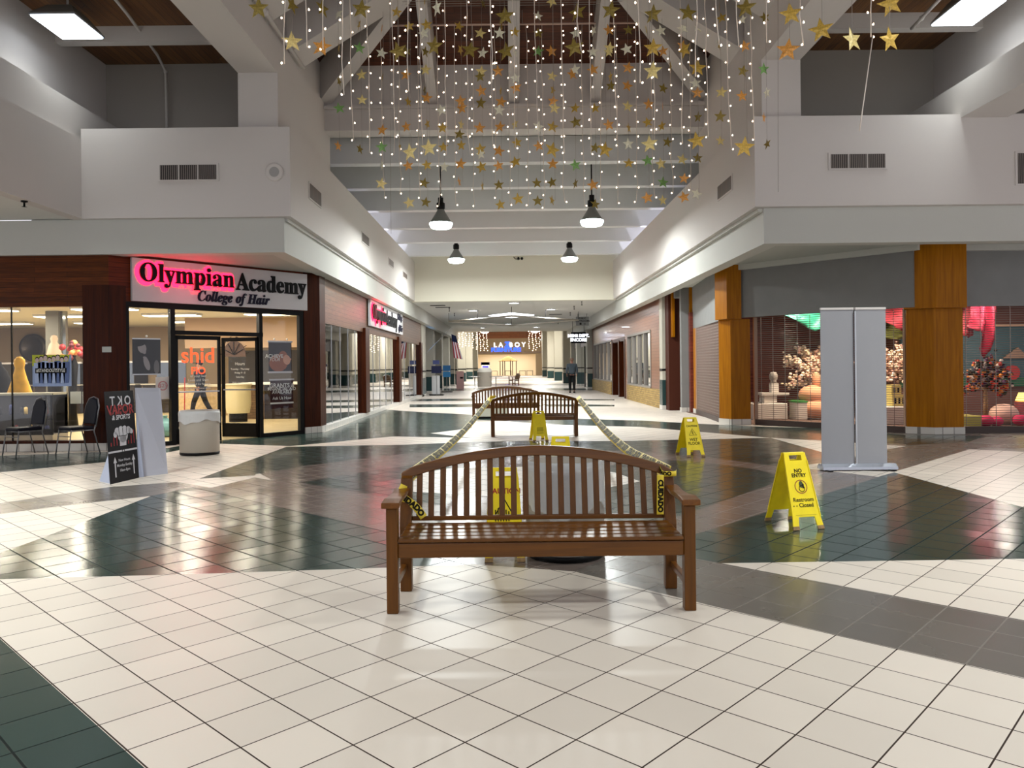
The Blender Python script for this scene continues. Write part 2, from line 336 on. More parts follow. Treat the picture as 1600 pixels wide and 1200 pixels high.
# ------------------------------------------------------------------ floor pattern
def floor_build():
    polys = []
    def add(mi, pts): polys.append((mi, [FL(*p) for p in pts]))
    W, T, G, M = 0, 1, 2, 3
    add(G, [(0, 803), (0, 786), (171, 761), (276, 753), (334, 765), (236, 775), (100, 790)])
    add(T, [(-300, 935), (-100, 884), (0, 864), (67, 840), (236, 775), (311, 759), (334, 765), (394, 784), (521, 810), (600, 829), (700, 856), (790, 880), (700, 883), (600, 887), (300, 897), (0, 905), (-300, 925)])
    add(M, [(276, 753), (330, 762), (398, 746), (427, 751), (400, 737), (475, 722), (640, 700), (800, 694), (1000, 698), (1113, 708), (1232, 730), (1268, 733), (1372, 745), (1397, 738), (1090, 834), (1010, 860), (900, 893), (745, 882), (600, 829), (521, 810), (394, 784), (334, 765)])
    add(T, [(311, 748), (448, 698), (625, 695), (728, 691), (820, 689), (970, 689), (1204, 684), (1287, 705), (1300, 722), (1225, 730), (1110, 715), (1000, 705), (800, 701), (640, 708), (475, 728), (400, 741), (398, 743)])
    add(T, [(470, 754), (540, 742), (600, 732), (690, 722), (720, 740), (690, 790), (600, 776)])
    add(T, [(1000, 716), (1100, 722), (1180, 733), (1235, 746), (1090, 797), (1000, 826), (900, 800), (900, 740)])
    add(W, [(640, 742), (700, 732), (860, 728), (960, 738), (1000, 752), (900, 772), (760, 775), (640, 768)])
    add(G, [(898, 893), (960, 867), (1010, 858), (1087, 873), (1127, 880), (1600, 969), (2000, 1045), (2000, 1152), (1600, 1059), (1311, 993), (1110, 946)])
    add(T, [(1010, 859), (1090, 834), (1397, 738), (1600, 793), (1900, 874), (1900, 868), (1600, 873), (1127, 880), (1087, 873)])
    # brown around the grey stand, running to the right-hand shops
    add(G, [(1204, 684), (1290, 668), (1600, 674), (1700, 676), (1700, 712), (1600, 706), (1515, 702), (1397, 737), (1330, 735), (1287, 705)])
    add(W, [(1204, 684), (1416, 697), (1380, 703), (1330, 716), (1290, 708)])
    add(T, [(925, 655), (1000, 657), (1110, 663), (1200, 667), (1290, 669), (1416, 680), (1416, 694), (1204, 684), (1000, 667), (880, 664), (820, 660), (740, 655), (740, 650), (820, 651)])
    add(T, [(1416, 680), (1540, 681), (1515, 690), (1416, 696)])
    # left: band in front of the shop windows, and everything along the left of the corridor
    add(T, [(-200, 719), (0, 712), (165, 706), (262, 700), (330, 688), (478, 677), (508, 675), (602, 640), (660, 644), (740, 648), (737, 669), (672, 677), (737, 684), (614, 682), (454, 697), (332, 693), (262, 707), (165, 722), (0, 738), (-200, 752)])
    # far corridor bands
    for y0, y1, xl, xr in ((622.5, 626, 640, 960), (606, 610, 690, 990), (631, 635.5, 640, 960), (600, 602, 720, 960)):
        add(T, [(xl, y0+1), (800, y0), (xr, y0+1.5), (xr, y1-.5), (800, y1), (xl, y1+1)])
    # dark green corner at the camera's left
    a = Vector(FL(0, 998)); b = Vector(FL(226, 1200)); d = (b-a).normalized()
    a = a-d*1.2; polys.append((T, [tuple(a), tuple(b+d*9), (-14, -9), (-14, a.y)]))
    polys2 = [(m, [(max(-15, min(15, p[0])), max(-6, min(118, p[1]))) for p in pts]) for m, pts in polys]
    verts = [Vector((-15, -6)), Vector((15, -6)), Vector((15, 118)), Vector((-15, 118))]; edges = [(0, 1), (1, 2), (2, 3), (3, 0)]
    for m, pts in polys2:
        k = len(verts); verts += [Vector(p) for p in pts]; edges += [(k+i, k+(i+1) % len(pts)) for i in range(len(pts))]
    ov, oe, of, a1, a2, a3 = delaunay_2d_cdt(verts, edges, [], 0, 1e-4)
    def inside(x, y, P):
        c = False
        for i in range(len(P)):
            (x1, y1), (x2, y2) = P[i], P[i-1]
            if (y1 > y) != (y2 > y) and x < (x2-x1)*(y-y1)/(y2-y1)+x1: c = not c
        return c
    me = bpy.data.meshes.new('floor'); fs = []; ms = []
    for f in of:
        cx = sum(ov[i].x for i in f)/len(f); cy = sum(ov[i].y for i in f)/len(f); q = 0
        for m, pts in polys2:
            if inside(cx, cy, pts): q = m
        fs.append(tuple(f)); ms.append(q)
    me.from_pydata([(v.x, v.y, 0) for v in ov], [], fs)
    for m in (F_WHITE, F_TEAL, F_GREY, F_MAUVE): me.materials.append(m)
    me.polygons.foreach_set('material_index', ms); me.update()
    o = bpy.data.objects.new('floor', me); col.objects.link(o); o['kind'] = 'structure'
    import bmesh
    bm = bmesh.new(); bm.from_mesh(me)
    for f in bm.faces:
        if f.normal.z < 0: f.normal_flip()
    bm.to_mesh(me); bm.free()
floor_build()

# ------------------------------------------------------------------ upper walls, parapets, soffits
XL, XR = -4.03, 4.46           # lower fascia planes of the corridor
UL, UR = -3.88, 4.27           # upper parapet planes
def S(name, fn):
    b = MB(); fn(b); return struct(name, b)
# left fascia (L shaped) and parapet
S('wall_left_fascia', lambda b: (b.box(-16, XL, 13.8, 14.1, 3.54, 4.16, WHITE2), b.box(XL-.3, XL, 14.1, 60, 3.54, 4.16, WHITE2)))
S('wall_left_parapet', lambda b: (b.box(-7.6, UL, 13.68, 13.9, 4.16, 5.76, WHITE), b.box(UL-.22, UL, 13.9, 31.5, 4.16, 5.76, WHITE), b.box(-7.82, -7.6, -4, 13.9, 4.16, 5.58, WHITE)))
S('wall_right_fascia', lambda b: (b.box(XR, 16, 13.42, 13.7, 3.54, 4.16, WHITE2), b.box(XR, XR+.3, 13.7, 60, 3.54, 4.16, WHITE2)))
S('wall_right_parapet', lambda b: (b.box(UR, 16, 13.28, 13.5, 4.16, 5.72, WHITE), b.box(UR, UR+.22, 13.5, 31.5, 4.16, 5.72, WHITE)))
S('ceiling_left_soffit', lambda b: (b.prism([(-16, 14.05), (XL-.05, 14.05), (XL-.05, 38), (-5.2, 38), (-5.2, 17.6), (-9, 14.6), (-16, 14.6)], 3.58, 3.66, SOFFIT)))
S('ceiling_right_soffit', lambda b: (b.prism([(XR+.05, 13.6), (16, 13.6), (16, 15.8), (8.5, 15.8), (6.2, 18.4), (6.0, 60), (XR+.05, 60)], 3.76, 3.84, SOFFIT)))
S('ceiling_left_bay', lambda b: b.box(-16, -7.7, -4, 13.85, 4.18, 4.3, CEILW))
# ledges behind the parapets
S('trim_1', lambda b: b.box(-8.6, UL-.1, 13.85, 15.95, 4.1, 4.18, WHITE2))
S('trim_2', lambda b: b.box(-5.6, UL-.1, 15.9, 31.5, 4.1, 4.18, WHITE2))
S('trim_3', lambda b: b.box(UR+.1, 16, 13.45, 15.7, 4.1, 4.18, WHITE2))
S('trim_4', lambda b: b.box(UR+.1, 6.0, 15.7, 31.5, 4.1, 4.18, WHITE2))
# bays beside the court: back and side walls, wooden ceilings, cross beams
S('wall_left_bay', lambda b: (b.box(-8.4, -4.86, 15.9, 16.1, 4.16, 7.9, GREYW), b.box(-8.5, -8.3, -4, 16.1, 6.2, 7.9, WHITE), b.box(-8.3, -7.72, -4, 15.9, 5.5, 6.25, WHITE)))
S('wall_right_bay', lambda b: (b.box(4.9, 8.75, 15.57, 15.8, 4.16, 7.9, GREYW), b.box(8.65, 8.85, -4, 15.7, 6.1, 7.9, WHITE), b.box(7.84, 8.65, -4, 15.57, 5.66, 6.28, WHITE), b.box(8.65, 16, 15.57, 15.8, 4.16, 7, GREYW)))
S('ceiling_left', lambda b: b.box(-8.5, -4.5, -4, 16, 7.78, 7.9, CEILWOOD))
S('ceiling_right', lambda b: b.box(4.8, 8.8, -4, 15.7, 7.78, 7.9, CEILWOOD))
S('ceiling_right_outer', lambda b: b.box(8.8, 16, -4, 15.7, 6.6, 6.7, CEILWOOD))
n = 5
for y in (14.12, 11.6, 9.1, 6.6, 4.1, 1.6):
    S('trim_%d' % n, lambda b: b.box(-8.35, -4.8, y, y+.2, 7.5, 7.78, BEAMW)); n += 1
    S('trim_%d' % n, lambda b: b.box(5.0, 8.7, y-.2, y, 7.5, 7.78, BEAMW)); n += 1
# court frame: columns, long beams, back lintel
CX0, CX1, CYB = -4.14, 4.45, 17.4
S('wall_left_court', lambda b: (b.box(-4.86, CX0, 13.87, 14.4, 4.16, 6.8, WHITE), b.box(-4.86, CX0, -4, 15.6, 6.8, 7.45, WHITE), b.box(-4.5, CX0, 14.4, 15.6, 4.16, 6.8, WHITE), b.box(-4.5, CX0, 15.6, 17.9, 4.16, 7.45, WHITE), b.box(-4.6, CX0-.06, -4, 17.9, 7.45, 8.4, WHITE)))
S('wall_right_court', lambda b: (b.box(CX1, 5.13, 13.42, 14, 4.16, 6.75, WHITE), b.box(CX1, 5.13, -4, 15.4, 6.75, 7.45, WHITE), b.box(CX1, 4.8, 14, 15.4, 4.16, 6.75, WHITE), b.box(CX1, 4.8, 15.4, 17.9, 4.16, 7.45, WHITE), b.box(CX1+.06, 4.9, -4, 17.9, 7.45, 8.4, WHITE)))
S('wall_back_court', lambda b: (b.box(CX0, CX1, CYB, CYB+.5, 6.82, 7.36, BEAMW), b.box(CX0, CX1, CYB-.08, CYB, 7.3, 7.37, BEAMW), b.box(CX0, CX1, CYB+.06, CYB+.5, 7.37, 8.4, BEAMW)))
# roof: hipped wooden deck with deep white rafters
PITCH = .63; RZ = 8.35; cxm = (CX0+CX1)/2; hw = (CX1-CX0)/2
rz = RZ+PITCH*hw; yh = CYB-hw
def roof(b):
    e = .5
    A = (CX0-e, CYB+e, RZ-e*PITCH); B = (CX1+e, CYB+e, RZ-e*PITCH); C_ = (cxm, yh, rz); D = (cxm, -4, rz)
    b.add([A, B, C_], [(0, 1, 2)], ROOFWOOD)
    b.add([A, C_, D, (CX0-e, -4, RZ-e*PITCH)], [(0, 1, 2, 3)], ROOFWOODX); b.add([B, C_, D, (CX1+e, -4, RZ-e*PITCH)], [(0, 1, 2, 3)], ROOFWOODX)
    b.box(CX0-e, CX1+e, -4, CYB+e, rz+.1, rz+.2, CEILW)
S('ceiling_court', roof)
def rafter(name, p0, p1, w, d):   # p = foot and head at the bottom edge, vertical depth d
    p0 = Vector(p0); p1 = Vector(p1); dr = p1-p0; s = Vector((-dr.y, dr.x, 0)).normalized()*w/2; u = Vector((0, 0, d))
    foot = p0-Vector((dr.x, dr.y, 0)).normalized()*.0
    vs = [p0-s, p0+s, p1+s, p1-s, p0-s+u, p0+s+u, p1+s+u, p1-s+u]
    b = MB(); b.add(vs, [(3, 2, 1, 0), (4, 5, 6, 7), (0, 1, 5, 4), (1, 2, 6, 5), (2, 3, 7, 6), (3, 0, 4, 7)], BEAMW); return struct(name, b)
zf = 7.42
for x in (cxm-1.85, cxm, cxm+1.85):
    L = hw-abs(x-cxm) if x != cxm else hw
    rafter('trim_%d' % n, (x, CYB+.05, zf), (x, CYB-L-.2, zf+PITCH*(L+.25)), .24 if x == cxm else .22, .86); n += 1
for sx, x0 in ((1, CX0), (-1, CX1)):
    rafter('trim_%d' % n, (x0-sx*.03, CYB+.03, zf), (cxm-.0, yh, zf+PITCH*hw), .3, .86); n += 1
    for y in (15.0, 12.95, 10.9, 8.8, 6.7, 4.6, 2.5):
        L = hw if y < yh else CYB-y
        rafter('trim_%d' % n, (x0-sx*.05, y, zf), (x0+sx*L, y, zf+PITCH*L), .8, .86); n += 1
# corridor roof: transverse beams stepping down to the end wall
BY = [18.6, 20.8, 23.0, 25.2, 27.4, 29.6]; BP = [253, 292, 327, 355, 377, 398]
bz = [H+(572-p)*y/1200 for p, y in zip(BP, BY)]
for y, z in zip(BY, bz):
    S('trim_%d' % n, lambda b: b.box(-5.45, 5.9, y, y+.3, z, z+.62, BEAMW2)); n += 1
S('ceiling_corridor', lambda b: b.add([(-5.6, 17.8, bz[0]+.75), (6, 17.8, bz[0]+.75), (6, 31.6, bz[-1]+.45), (-5.6, 31.6, bz[-1]+.45), (-5.6, 17.8, bz[0]+.85), (6, 17.8, bz[0]+.85), (6, 31.6, bz[-1]+.55), (-5.6, 31.6, bz[-1]+.55)],
  [(0, 3, 2, 1), (4, 5, 6, 7), (0, 1, 5, 4), (1, 2, 6, 5), (2, 3, 7, 6), (3, 0, 4, 7)], CEILW))
S('wall_left_clerestory', lambda b: b.box(-5.7, -5.5, 16.0, 31.6, 4.1, 7.2, BEAMW2))
S('wall_right_clerestory', lambda b: b.box(5.95, 6.15, 15.7, 31.6, 4.1, 7.2, BEAMW2))
S('wall_header', lambda b: b.box(-5.6, 6.1, 31.5, 31.8, 4.13, 6.2, mat('cream_header', (205, 200, 184), .7)))
S('ceiling_low', lambda b: b.box(-6, 6.5, 31.6, 60, 4.14, 4.3, CEILW))
# far court
S('ceiling_far', lambda b: b.box(-6.4, 6.4, 60, 116, 7.0, 7.2, CEILW))
S('wall_far_header', lambda b: b.box(-6, 6.5, 59.8, 60, 4.14, 7.2, CEILW))
S('wall_back', lambda b: (b.box(-6.4, -4.9, 114.9, 115.2, 0, 3.2, mat('tan_wall', (168, 144, 112), .7)), b.box(3.85, 6.4, 114.9, 115.2, 0, 3.2, mat('tan_wall', (1, 1, 1))), b.box(-6.4, 6.4, 114.9, 115.2, 3.2, 5.6, mat('tan_wall', (1, 1, 1))),
   b.box(-6.4, 6.4, 114.9, 115.2, 5.6, 7.1, plank('far_wood_band', (150, 86, 44), (124, 70, 34), (70, 40, 20), (1, 0), 4, .25)), b.box(-6.4, 6.4, 114.7, 114.9, 3.35, 3.6, mat('pink_band', (150, 128, 112), .7))))
S('wall_left_far', lambda b: (b.box(-5.3, -5.1, 60, 115, 0, 7.1, CREAM), b.box(-5.1, -5.06, 60, 115, 0, .85, TEAL), b.box(-5.1, -5.06, 60, 115, 1.15, 1.25, DARK)))
S('wall_right_far', lambda b: (b.box(5.1, 5.3, 60, 115, 0, 7.1, CREAM), b.box(5.06, 5.1, 60, 115, 0, .85, TEAL), b.box(5.06, 5.1, 60, 115, 1.15, 1.25, DARK)))
for y in (62, 74, 88, 102):
    for sx in (-1, 1):
        S('trim_%d' % n, lambda b: (b.box(sx*4.3, sx*5.1, y, y+1.2, .85, 7.0, CREAM), b.box(sx*4.28, sx*5.1, y-.02, y+1.22, 0, .85, TEAL), b.box(sx*4.28, sx*5.1, y-.02, y+1.22, 1.15, 1.25, DARK))); n += 1

def downlight(loc, label, power, r=.22, c=(.95, .98, 1)):
    t = thing('downlight', label, 'ceiling light', loc, 0, 'round lights set in the corridor ceilings')
    x, y, z = loc
    MB().lathe([(r+.06, .0), (r+.06, -.02), (r, -.03), (r, .0)], BEAMW2, loc, 20).build('rim', t)
    MB().lathe([(r, -.012), (.001, -.012)], emit('downlight_glow', (240, 248, 255), 12, False), loc, 20).build('lens', t)
    light('lamp_light', (x, y, z-.06), r*2, power, c, parent=t)
DL = [(739, 485, 'near left'), (861, 483, 'near right'), (803, 473, 'near centre'), (754, 512, 'far left'), (838, 511, 'far right'), (794, 506, 'far centre')]
for px, py, w in DL:
    x, y = unroll(px, py); Y = -2.69*1200/y
    downlight((x*Y/1200, Y, 4.14), 'round white downlight in the low corridor ceiling, %s of the diamond frame' % w, 75 if 'near' in w else 60)
for i, (x, y, z) in enumerate(((-3.3, 70, 6.2), (3.3, 70, 6.2), (-3.6, 84, 5.9), (3.4, 84, 5.9), (-3.4, 104, 6.2), (3.4, 104, 6.2))):  # the rear pair is added to brighten the dark end wall
    t = thing('bowl_lamp', 'white bowl lamp hanging in the far court, %s' % ('front left', 'front right', 'middle left', 'middle right', 'added rear left', 'added rear right')[i], 'lamp', (x, y, z), 0, 'bowl lamps in the far court')
    MB().lathe([(.001, -.3), (.4, -.24), (.62, -.05), (.66, .1), (.3, .25), (.08, .3)], emit('bowl_glow', (255, 250, 240), 5, False), (x, y, z), 18).build('bowl', t)
    MB().cyl((x, y, z+.28), (x, y, 7.0), .03, DARK, n=6).build('stem', t)
    light('lamp_light', (x, y, z-.35), .9, 330, (1, .97, .9), parent=t)
# ------------------------------------------------------------------ left shop: hair college
PD0 = Vector((-7.25, 13.9)); PD1 = Vector((-4.3, 17.35)); DL_ = (PD1-PD0).length
def dpx(px):      # distance along the angled front for a picture column
    r = (px-797)/1200; k = uD.x-r*uD.y; return (r*PD0.y-PD0.x)/k
def dp(s, off=0): return (PD0.x+uD.x*s+nD.x*off, PD0.y+uD.y*s+nD.y*off)
def dbox(b, s0, s1, o0, o1, z0, z1, m):
    return b.prism([dp(s0, o0), dp(s1, o0), dp(s1, o1), dp(s0, o1)], z0, z1, m)
SF = 2.62
# left facing front
def f(b):
    b.box(-16, -7.25, 13.9, 14.05, SF, 3.58, REDP)
S('wall_left_shop_header', f)
def f(b):
    b.prism([(-7.72, 13.88), (-7.25, 13.88), dp(dpx(197), .02), dp(dpx(197), -.15), (-7.72, 14.1)], .14, 3.0, RED)
    b.prism([(-7.74, 13.86), (-7.24, 13.86), dp(dpx(197), .04), dp(dpx(197), -.15), (-7.74, 14.1)], 0, .14, BASETILE)
S('wall_left_shop_pier', f)
S('wall_left_shop_base', lambda b: (b.box(-16, -7.74, 13.86, 14.05, 0, .14, BASETILE), b.box(-16, -7.72, 13.88, 14.02, .14, .19, RED)))
g = MB(); g.box(-16, -7.72, 13.95, 13.965, .19, SF, GLASS); wn = struct('window_1', g)
for x in (-9.05, -12.2): MB().box(x-.006, x+.006, 13.94, 13.975, .19, SF, DARK).build('glass_joint', wn)
# angled front
S('wall_left_angled_header', lambda b: (dbox(b, 0, DL_, 0, -.15, SF+.08, 3.6, REDPD)))
s0, s1 = dpx(472), DL_
S('wall_left_corner_pier', lambda b: (b.prism([dp(s0+.05, .02), dp(DL_, .02), (-4.26, 17.75), (-4.5, 17.75), dp(s0+.05, -.2)], .14, 3.58, RED), b.prism([dp(s0+.05, .04), dp(DL_+.02, .04), (-4.24, 17.77), (-4.5, 17.77), dp(s0+.05, -.2)], 0, .14, BASETILE)))
fr = MB()
a, c1, c2, e = dpx(197), dpx(270.5), dpx(408), dpx(472)
dbox(fr, a, e+.05, .01, -.1, SF, SF+.1, DARK)
dbox(fr, c1-.05, c2+.05, .01, -.1, 2.13, 2.21, DARK)
for s, w in ((a+.03, .03), (c1, .045), (c2, .04), (e, .06)): dbox(fr, s-w, s+w, .01, -.1, 0, SF, DARK)
dbox(fr, a, c1, .01, -.1, 0, .08, DARK); dbox(fr, c2, e, .01, -.1, 0, .08, DARK)
door = struct('door_1', fr)
gp = MB(); dbox(gp, a+.06, c1-.045, -.04, -.05, .08, SF, GLASS); gp.build('side_pane', door)
gp = MB(); dbox(gp, c2+.04, e-.06, -.04, -.05, .08, SF, GLASS); gp.build('side_pane', door)
gp = MB(); dbox(gp, c1+.045, c2-.04, -.04, -.05, 2.21, SF, GLASS); gp.build('transom_pane', door)
mid = dpx(346)
def leaf(s0, ang, w, text):
    """door leaf hinged at s0; ang measured from the front line, w signed width"""
    h = Vector((*dp(s0, -.04), 0)); R = Matrix.Translation(h) @ Matrix.Rotation(math.atan2(uD.y, uD.x)+ang, 4, 'Z')
    sg = 1 if w > 0 else -1; w = abs(w)
    def X(b, x0, x1, z0, z1, m, t=.022): b.box(x0*sg, x1*sg, -t, t, z0, z1, m, T=R)
    b = MB(); X(b, 0, .06, .01, 2.12, DARK); X(b, w-.06, w, .01, 2.12, DARK); X(b, 0, w, 2.04, 2.12, DARK); X(b, 0, w, .01, .3, DARK)
    L = b.build('door_leaf', door)
    b = MB(); X(b, .06, w-.06, .3, 2.04, GLASS, .004); b.build('pane', L)
    b = MB(); X(b, .05, w-.05, 1.0, 1.025, STEEL, .045); b.build('push_bar', L)
    b = MB(); lw = (w-.12)
    T = R @ frame((sg*w/2, -.008, 0), (1, 0, 0))
    for i, (s, z, sz, m) in enumerate(text): b.text(s, sz, m, T @ Matrix.Translation((0, z, 0)), bold=.006)
    if text: b.build('door_lettering', L)
PW = mat('white_vinyl_lettering', (225, 225, 220), .6); PO = emit('orange_neon_reflection', (255, 62, 30), 2.2, False)
leaf(c1+.05, 0, mid-c1-.05, [('shid', 1.72, .44, PO), ('FIO', 1.42, .2, PO), ('of your hair', 1.32, .07, PW), ('Look and Shirt', 1.24, .07, PW), ('Required for Service', 1.16, .06, PW), ('Do not bring food or drinks', 1.08, .045, PW), ('into the clinic', 1.02, .045, PW)])  # glowing orange words imitate a neon reflection in the door glass
leaf(c2-.04, -math.radians(62), -(c2-mid-.04), [('Hours', 1.56, .09, PW), ('Tuesday - Thursday', 1.45, .055, PW), ('Friday 9 - 5', 1.37, .055, PW), ('Saturday', 1.28, .055, PW), ('Walk ins welcome', 1.16, .05, PW)])
# sign over the doors, and the same sign over the corridor windows
NEON = emit('red_neon', (255, 20, 50), 5.5)
def shop_sign(label, T, w, h, lay):
    t = thing('shop_sign', label, 'sign', T.translation)
    MB().box(0, w, 0, h, 0, .07, mat('sign_panel_white', (190, 188, 190), .45), T=T).build('panel', t)
    b = MB(); b2 = MB(); b3 = MB(); b4 = MB()
    for s, x, y, sz, kind, fw in lay:
        if kind == 'neon':
            for ox, oy in ((-.07, 0), (-.05, -.05), (-.02, .03)): b2.text(serif(s), sz*h, NEON, T @ Matrix.Translation((x*w+ox, y*h+oy, .076)), align='LEFT', bold=.05, extrude=.003, fit=fw*w+.06)
            M_ = T @ Matrix.Translation((x*w, y*h, .078)); b2.text(serif(s), sz*h, NEON, M_ @ Matrix.Translation((-.028*h, -.006*h, 0)), align='LEFT', bold=.045, extrude=.004, fit=fw*w+.03*h)
            b.text(serif(s), sz*h, BLACK, T @ Matrix.Translation((x*w, y*h, .12)), align='LEFT', bold=.012, extrude=.02, fit=fw*w)
        elif kind == 'plain': b3.text(serif(s), sz*h, BLACK, T @ Matrix.Translation((x*w, y*h, .085)), align='LEFT', bold=.012, extrude=.014, fit=fw*w)
        else: b4.text(serif(s, True), sz*h, mat('navy_sign_letters', (22, 20, 40), .5), T @ Matrix.Translation((x*w, y*h, .085)), align='LEFT', bold=.014, extrude=.012, fit=fw*w)
    L = b.build('first_word_letters', t); b2.build('neon_halo', L); b3.build('second_word_letters', t); b4.build('subtitle_letters', t)
    return t
s0 = dpx(205); wS = dpx(478)-s0
T = frame((*dp(s0, .01), 2.73), (uD.x, uD.y, 0))
LAY = [('Olympian', .03, .66, .62, 'neon', .5), ('Academy', .545, .62, .62, 'plain', .445), ('College of Hair', .33, .2, .36, 'sub', .42)]
tt = shop_sign('white shop sign over the glass doors with half its name glowing red', T, wS, .8, LAY)
p = T @ Vector((wS*.27, .4, .5))
light('neon_glow', p, .5, 7, (1, .06, .14), (math.pi/2, 0, math.atan2(uD.y, uD.x)), tt, .4, 'POINT')
T2 = frame((-4.27, 23.2, 2.72), (0, 1, 0))
tt = shop_sign('long white shop sign over the corridor windows of the hair college', T2, 7.0, .8, [('Olympian', .02, .54, .8, 'neon', .38), ('Academy', .41, .5, .9, 'plain', .36), ('College', .79, .78, .42, 'sub', .17), ('of Hair', .82, .26, .42, 'sub', .15)])
light('neon_glow', (-3.8, 24.2, 3.2), .3, 7, (1, .06, .14), parent=tt, kind='POINT')
# corridor side: board header, glass with folding-panel joints, redwood posts, tile kerb
S('wall_left', lambda b: (b.box(-4.5, -4.3, 17.7, 38, 2.5, 3.58, BROWNP), b.box(-4.5, -4.26, 17.7, 38, 0, .12, BASETILE)))
k = 2
for y0, y1, nn in ((17.75, 22.5, 5), (23.1, 29.3, 5), (29.9, 36.5, 4)):
    w = MB(); w.box(-4.36, -4.345, y0, y1, .12, 2.5, GLASSD); wo = struct('window_%d' % k, w); k += 1
    for i in range(1, nn):
        y = y0+(y1-y0)*i/nn; MB().box(-4.37, -4.335, y-.012, y+.012, .12, 2.5, STEEL).build('glass_joint', wo)
    MB().box(-4.38, -4.3, y0, y0+.14, .12, 2.5, mat('grey_frame', (96, 90, 84), .5)).build('window_frame', wo)
for y in (22.5, 29.3, 36.5):
    S('trim_%d' % n, lambda b: b.box(-4.42, -4.22, y, y+.6, .12, 2.62, RED)); n += 1
# the rest of the left corridor wall
def pil(x0, x1, y0, y1):
    global n
    S('trim_%d' % n, lambda b: (b.box(x0, x1, y0, y1, .9, 4.14, CREAM), b.box(x0-.01, x1+.01, y0-.01, y1+.01, .1, .9, TEAL), b.box(x0-.02, x1+.02, y0-.02, y1+.02, 0, .1, BASETILE), b.box(x0-.015, x1+.015, y0-.015, y1+.015, 1.2, 1.27, DARK))); n += 1
pil(-4.8, -4.28, 37.2, 39.0)
S('wall_left_far_corridor', lambda b: (b.box(-5.0, -4.7, 38, 60, 0, 4.14, mat('pale_shop_wall', (176, 172, 166), .7)), b.box(-5.0, -4.68, 38, 60, 0, .9, TEAL)))
for y in (43, 48.5, 54, 59): pil(-4.75, -4.3, y, y+.9)
S('wall_left_inner', lambda b: (b.box(-5.4, -4.5, 36, 36.2, 0, 3.6, CREAM)))
# interior of the hair college
BEI = mat('beige_shop_wall', (150, 128, 98), .8, noise=.05, nscale=1)
CG = 3.02
S('floor_left_shop', lambda b: b.prism([(-22, 14.0), (-7.4, 14.0), (-7.1, 14.1), (-4.5, 17.3), (-4.5, 28), (-22, 28)], -.05, .012, F_BEIGE))
S('ceiling_left_shop', lambda b: b.prism([(-22, 14.1), (-7.3, 14.1), (-4.5, 17.4), (-4.5, 28.2), (-22, 28.2)], CG, CG+.1, mat('shop_ceiling', (196, 190, 176), .8)))
S('wall_left_shop_back', lambda b: (b.box(-22, -4.5, 28, 28.2, 0, CG, BEI), b.box(-22.2, -22, 14, 28.2, 0, CG, BEI), b.box(-22, -13.2, 27.9, 28, .9, 1.75, mat('dark_mirror_band', (40, 36, 34), .3)), b.box(-4.75, -4.6, 22.9, 28, 0, CG, BEI)))
S('wall_left_shop_middle', lambda b: b.box(-9.9, -4.7, 23.4, 23.6, 2.1, CG, mat('tan_panel', (168, 140, 112), .8)))
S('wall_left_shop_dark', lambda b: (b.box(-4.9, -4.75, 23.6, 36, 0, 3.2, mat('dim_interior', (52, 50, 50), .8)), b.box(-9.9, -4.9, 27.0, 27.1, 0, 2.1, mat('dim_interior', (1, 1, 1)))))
for i, (x, y) in enumerate([(x+q, y) for y, q in ((16.4, .5), (19.0, 0), (21.4, .6), (24.4, 0)) for x in (-16, -13, -10, -7.2)]):
    t = thing('fluorescent_light', 'fluorescent ceiling panel in the hair college, %s row from the front, %s from the left' % (ordw(i//4), ordw(i % 4)), 'ceiling light', (x, y, CG), 0, 'ceiling lights of the hair college')
    MB().box(x-.75, x+.75, y-.25, y+.25, CG-.06, CG-.003, BEAMW2).build('housing', t)
    MB().box(x-.72, x+.72, y-.22, y+.22, CG-.075, CG-.06, emit('shop_tube_glow', (255, 240, 205), 6, False)).build('lens', t)
    light('lamp_light', (x, y, CG-.09), 1.4, 52, (1, .93, .8), parent=t, sizey=.4)
# display case behind the left window
t = thing('display_case', 'glass display case of hair products behind the left window', 'display case', (-9.7, 14.75, 0))
x0, x1, y0, y1 = -12, -8.62, 14.45, 14.95
MB().box(x0, x1, y0, y1, 0, .25, mat('beige_laminate', (170, 160, 140), .5)).build('base', t)
b = MB()
for x in (x0, -10.3, x1-.04): b.box(x, x+.04, y0, y0+.03, .25, 1.03, DARK); b.box(x, x+.04, y1-.03, y1, .25, 1.03, DARK)
b.box(x0, x1, y0, y0+.03, .25, .36, DARK); b.build('case_frame', t)
MB().box(x0, x1, y0-.01, y1, 1.0, 1.04, mat('case_top', (188, 184, 160), .3)).build('case_top', t)
MB().box(x0+.04, x1-.04, y0+.005, y0+.012, .36, 1.0, GLASS).build('front_glass', t)
MB().box(x0, x1, y0+.05, y1-.03, .62, .635, GLASS).build('glass_shelf', t)
MB().box(x0, x1, y1-.03, y1, .25, 1.0, mat('case_back', (34, 32, 30), .6)).build('back_panel', t)
light('case_light', (-10.2, 14.62, .985), 2.8, 9, (1, .95, .88), parent=t, sizey=.04)
rr = random.Random(3)
pal = [((200, 196, 186), 'white'), ((34, 44, 92), 'blue'), ((28, 26, 26), 'black'), ((120, 40, 44), 'red'), ((190, 160, 90), 'amber')]
names = {}
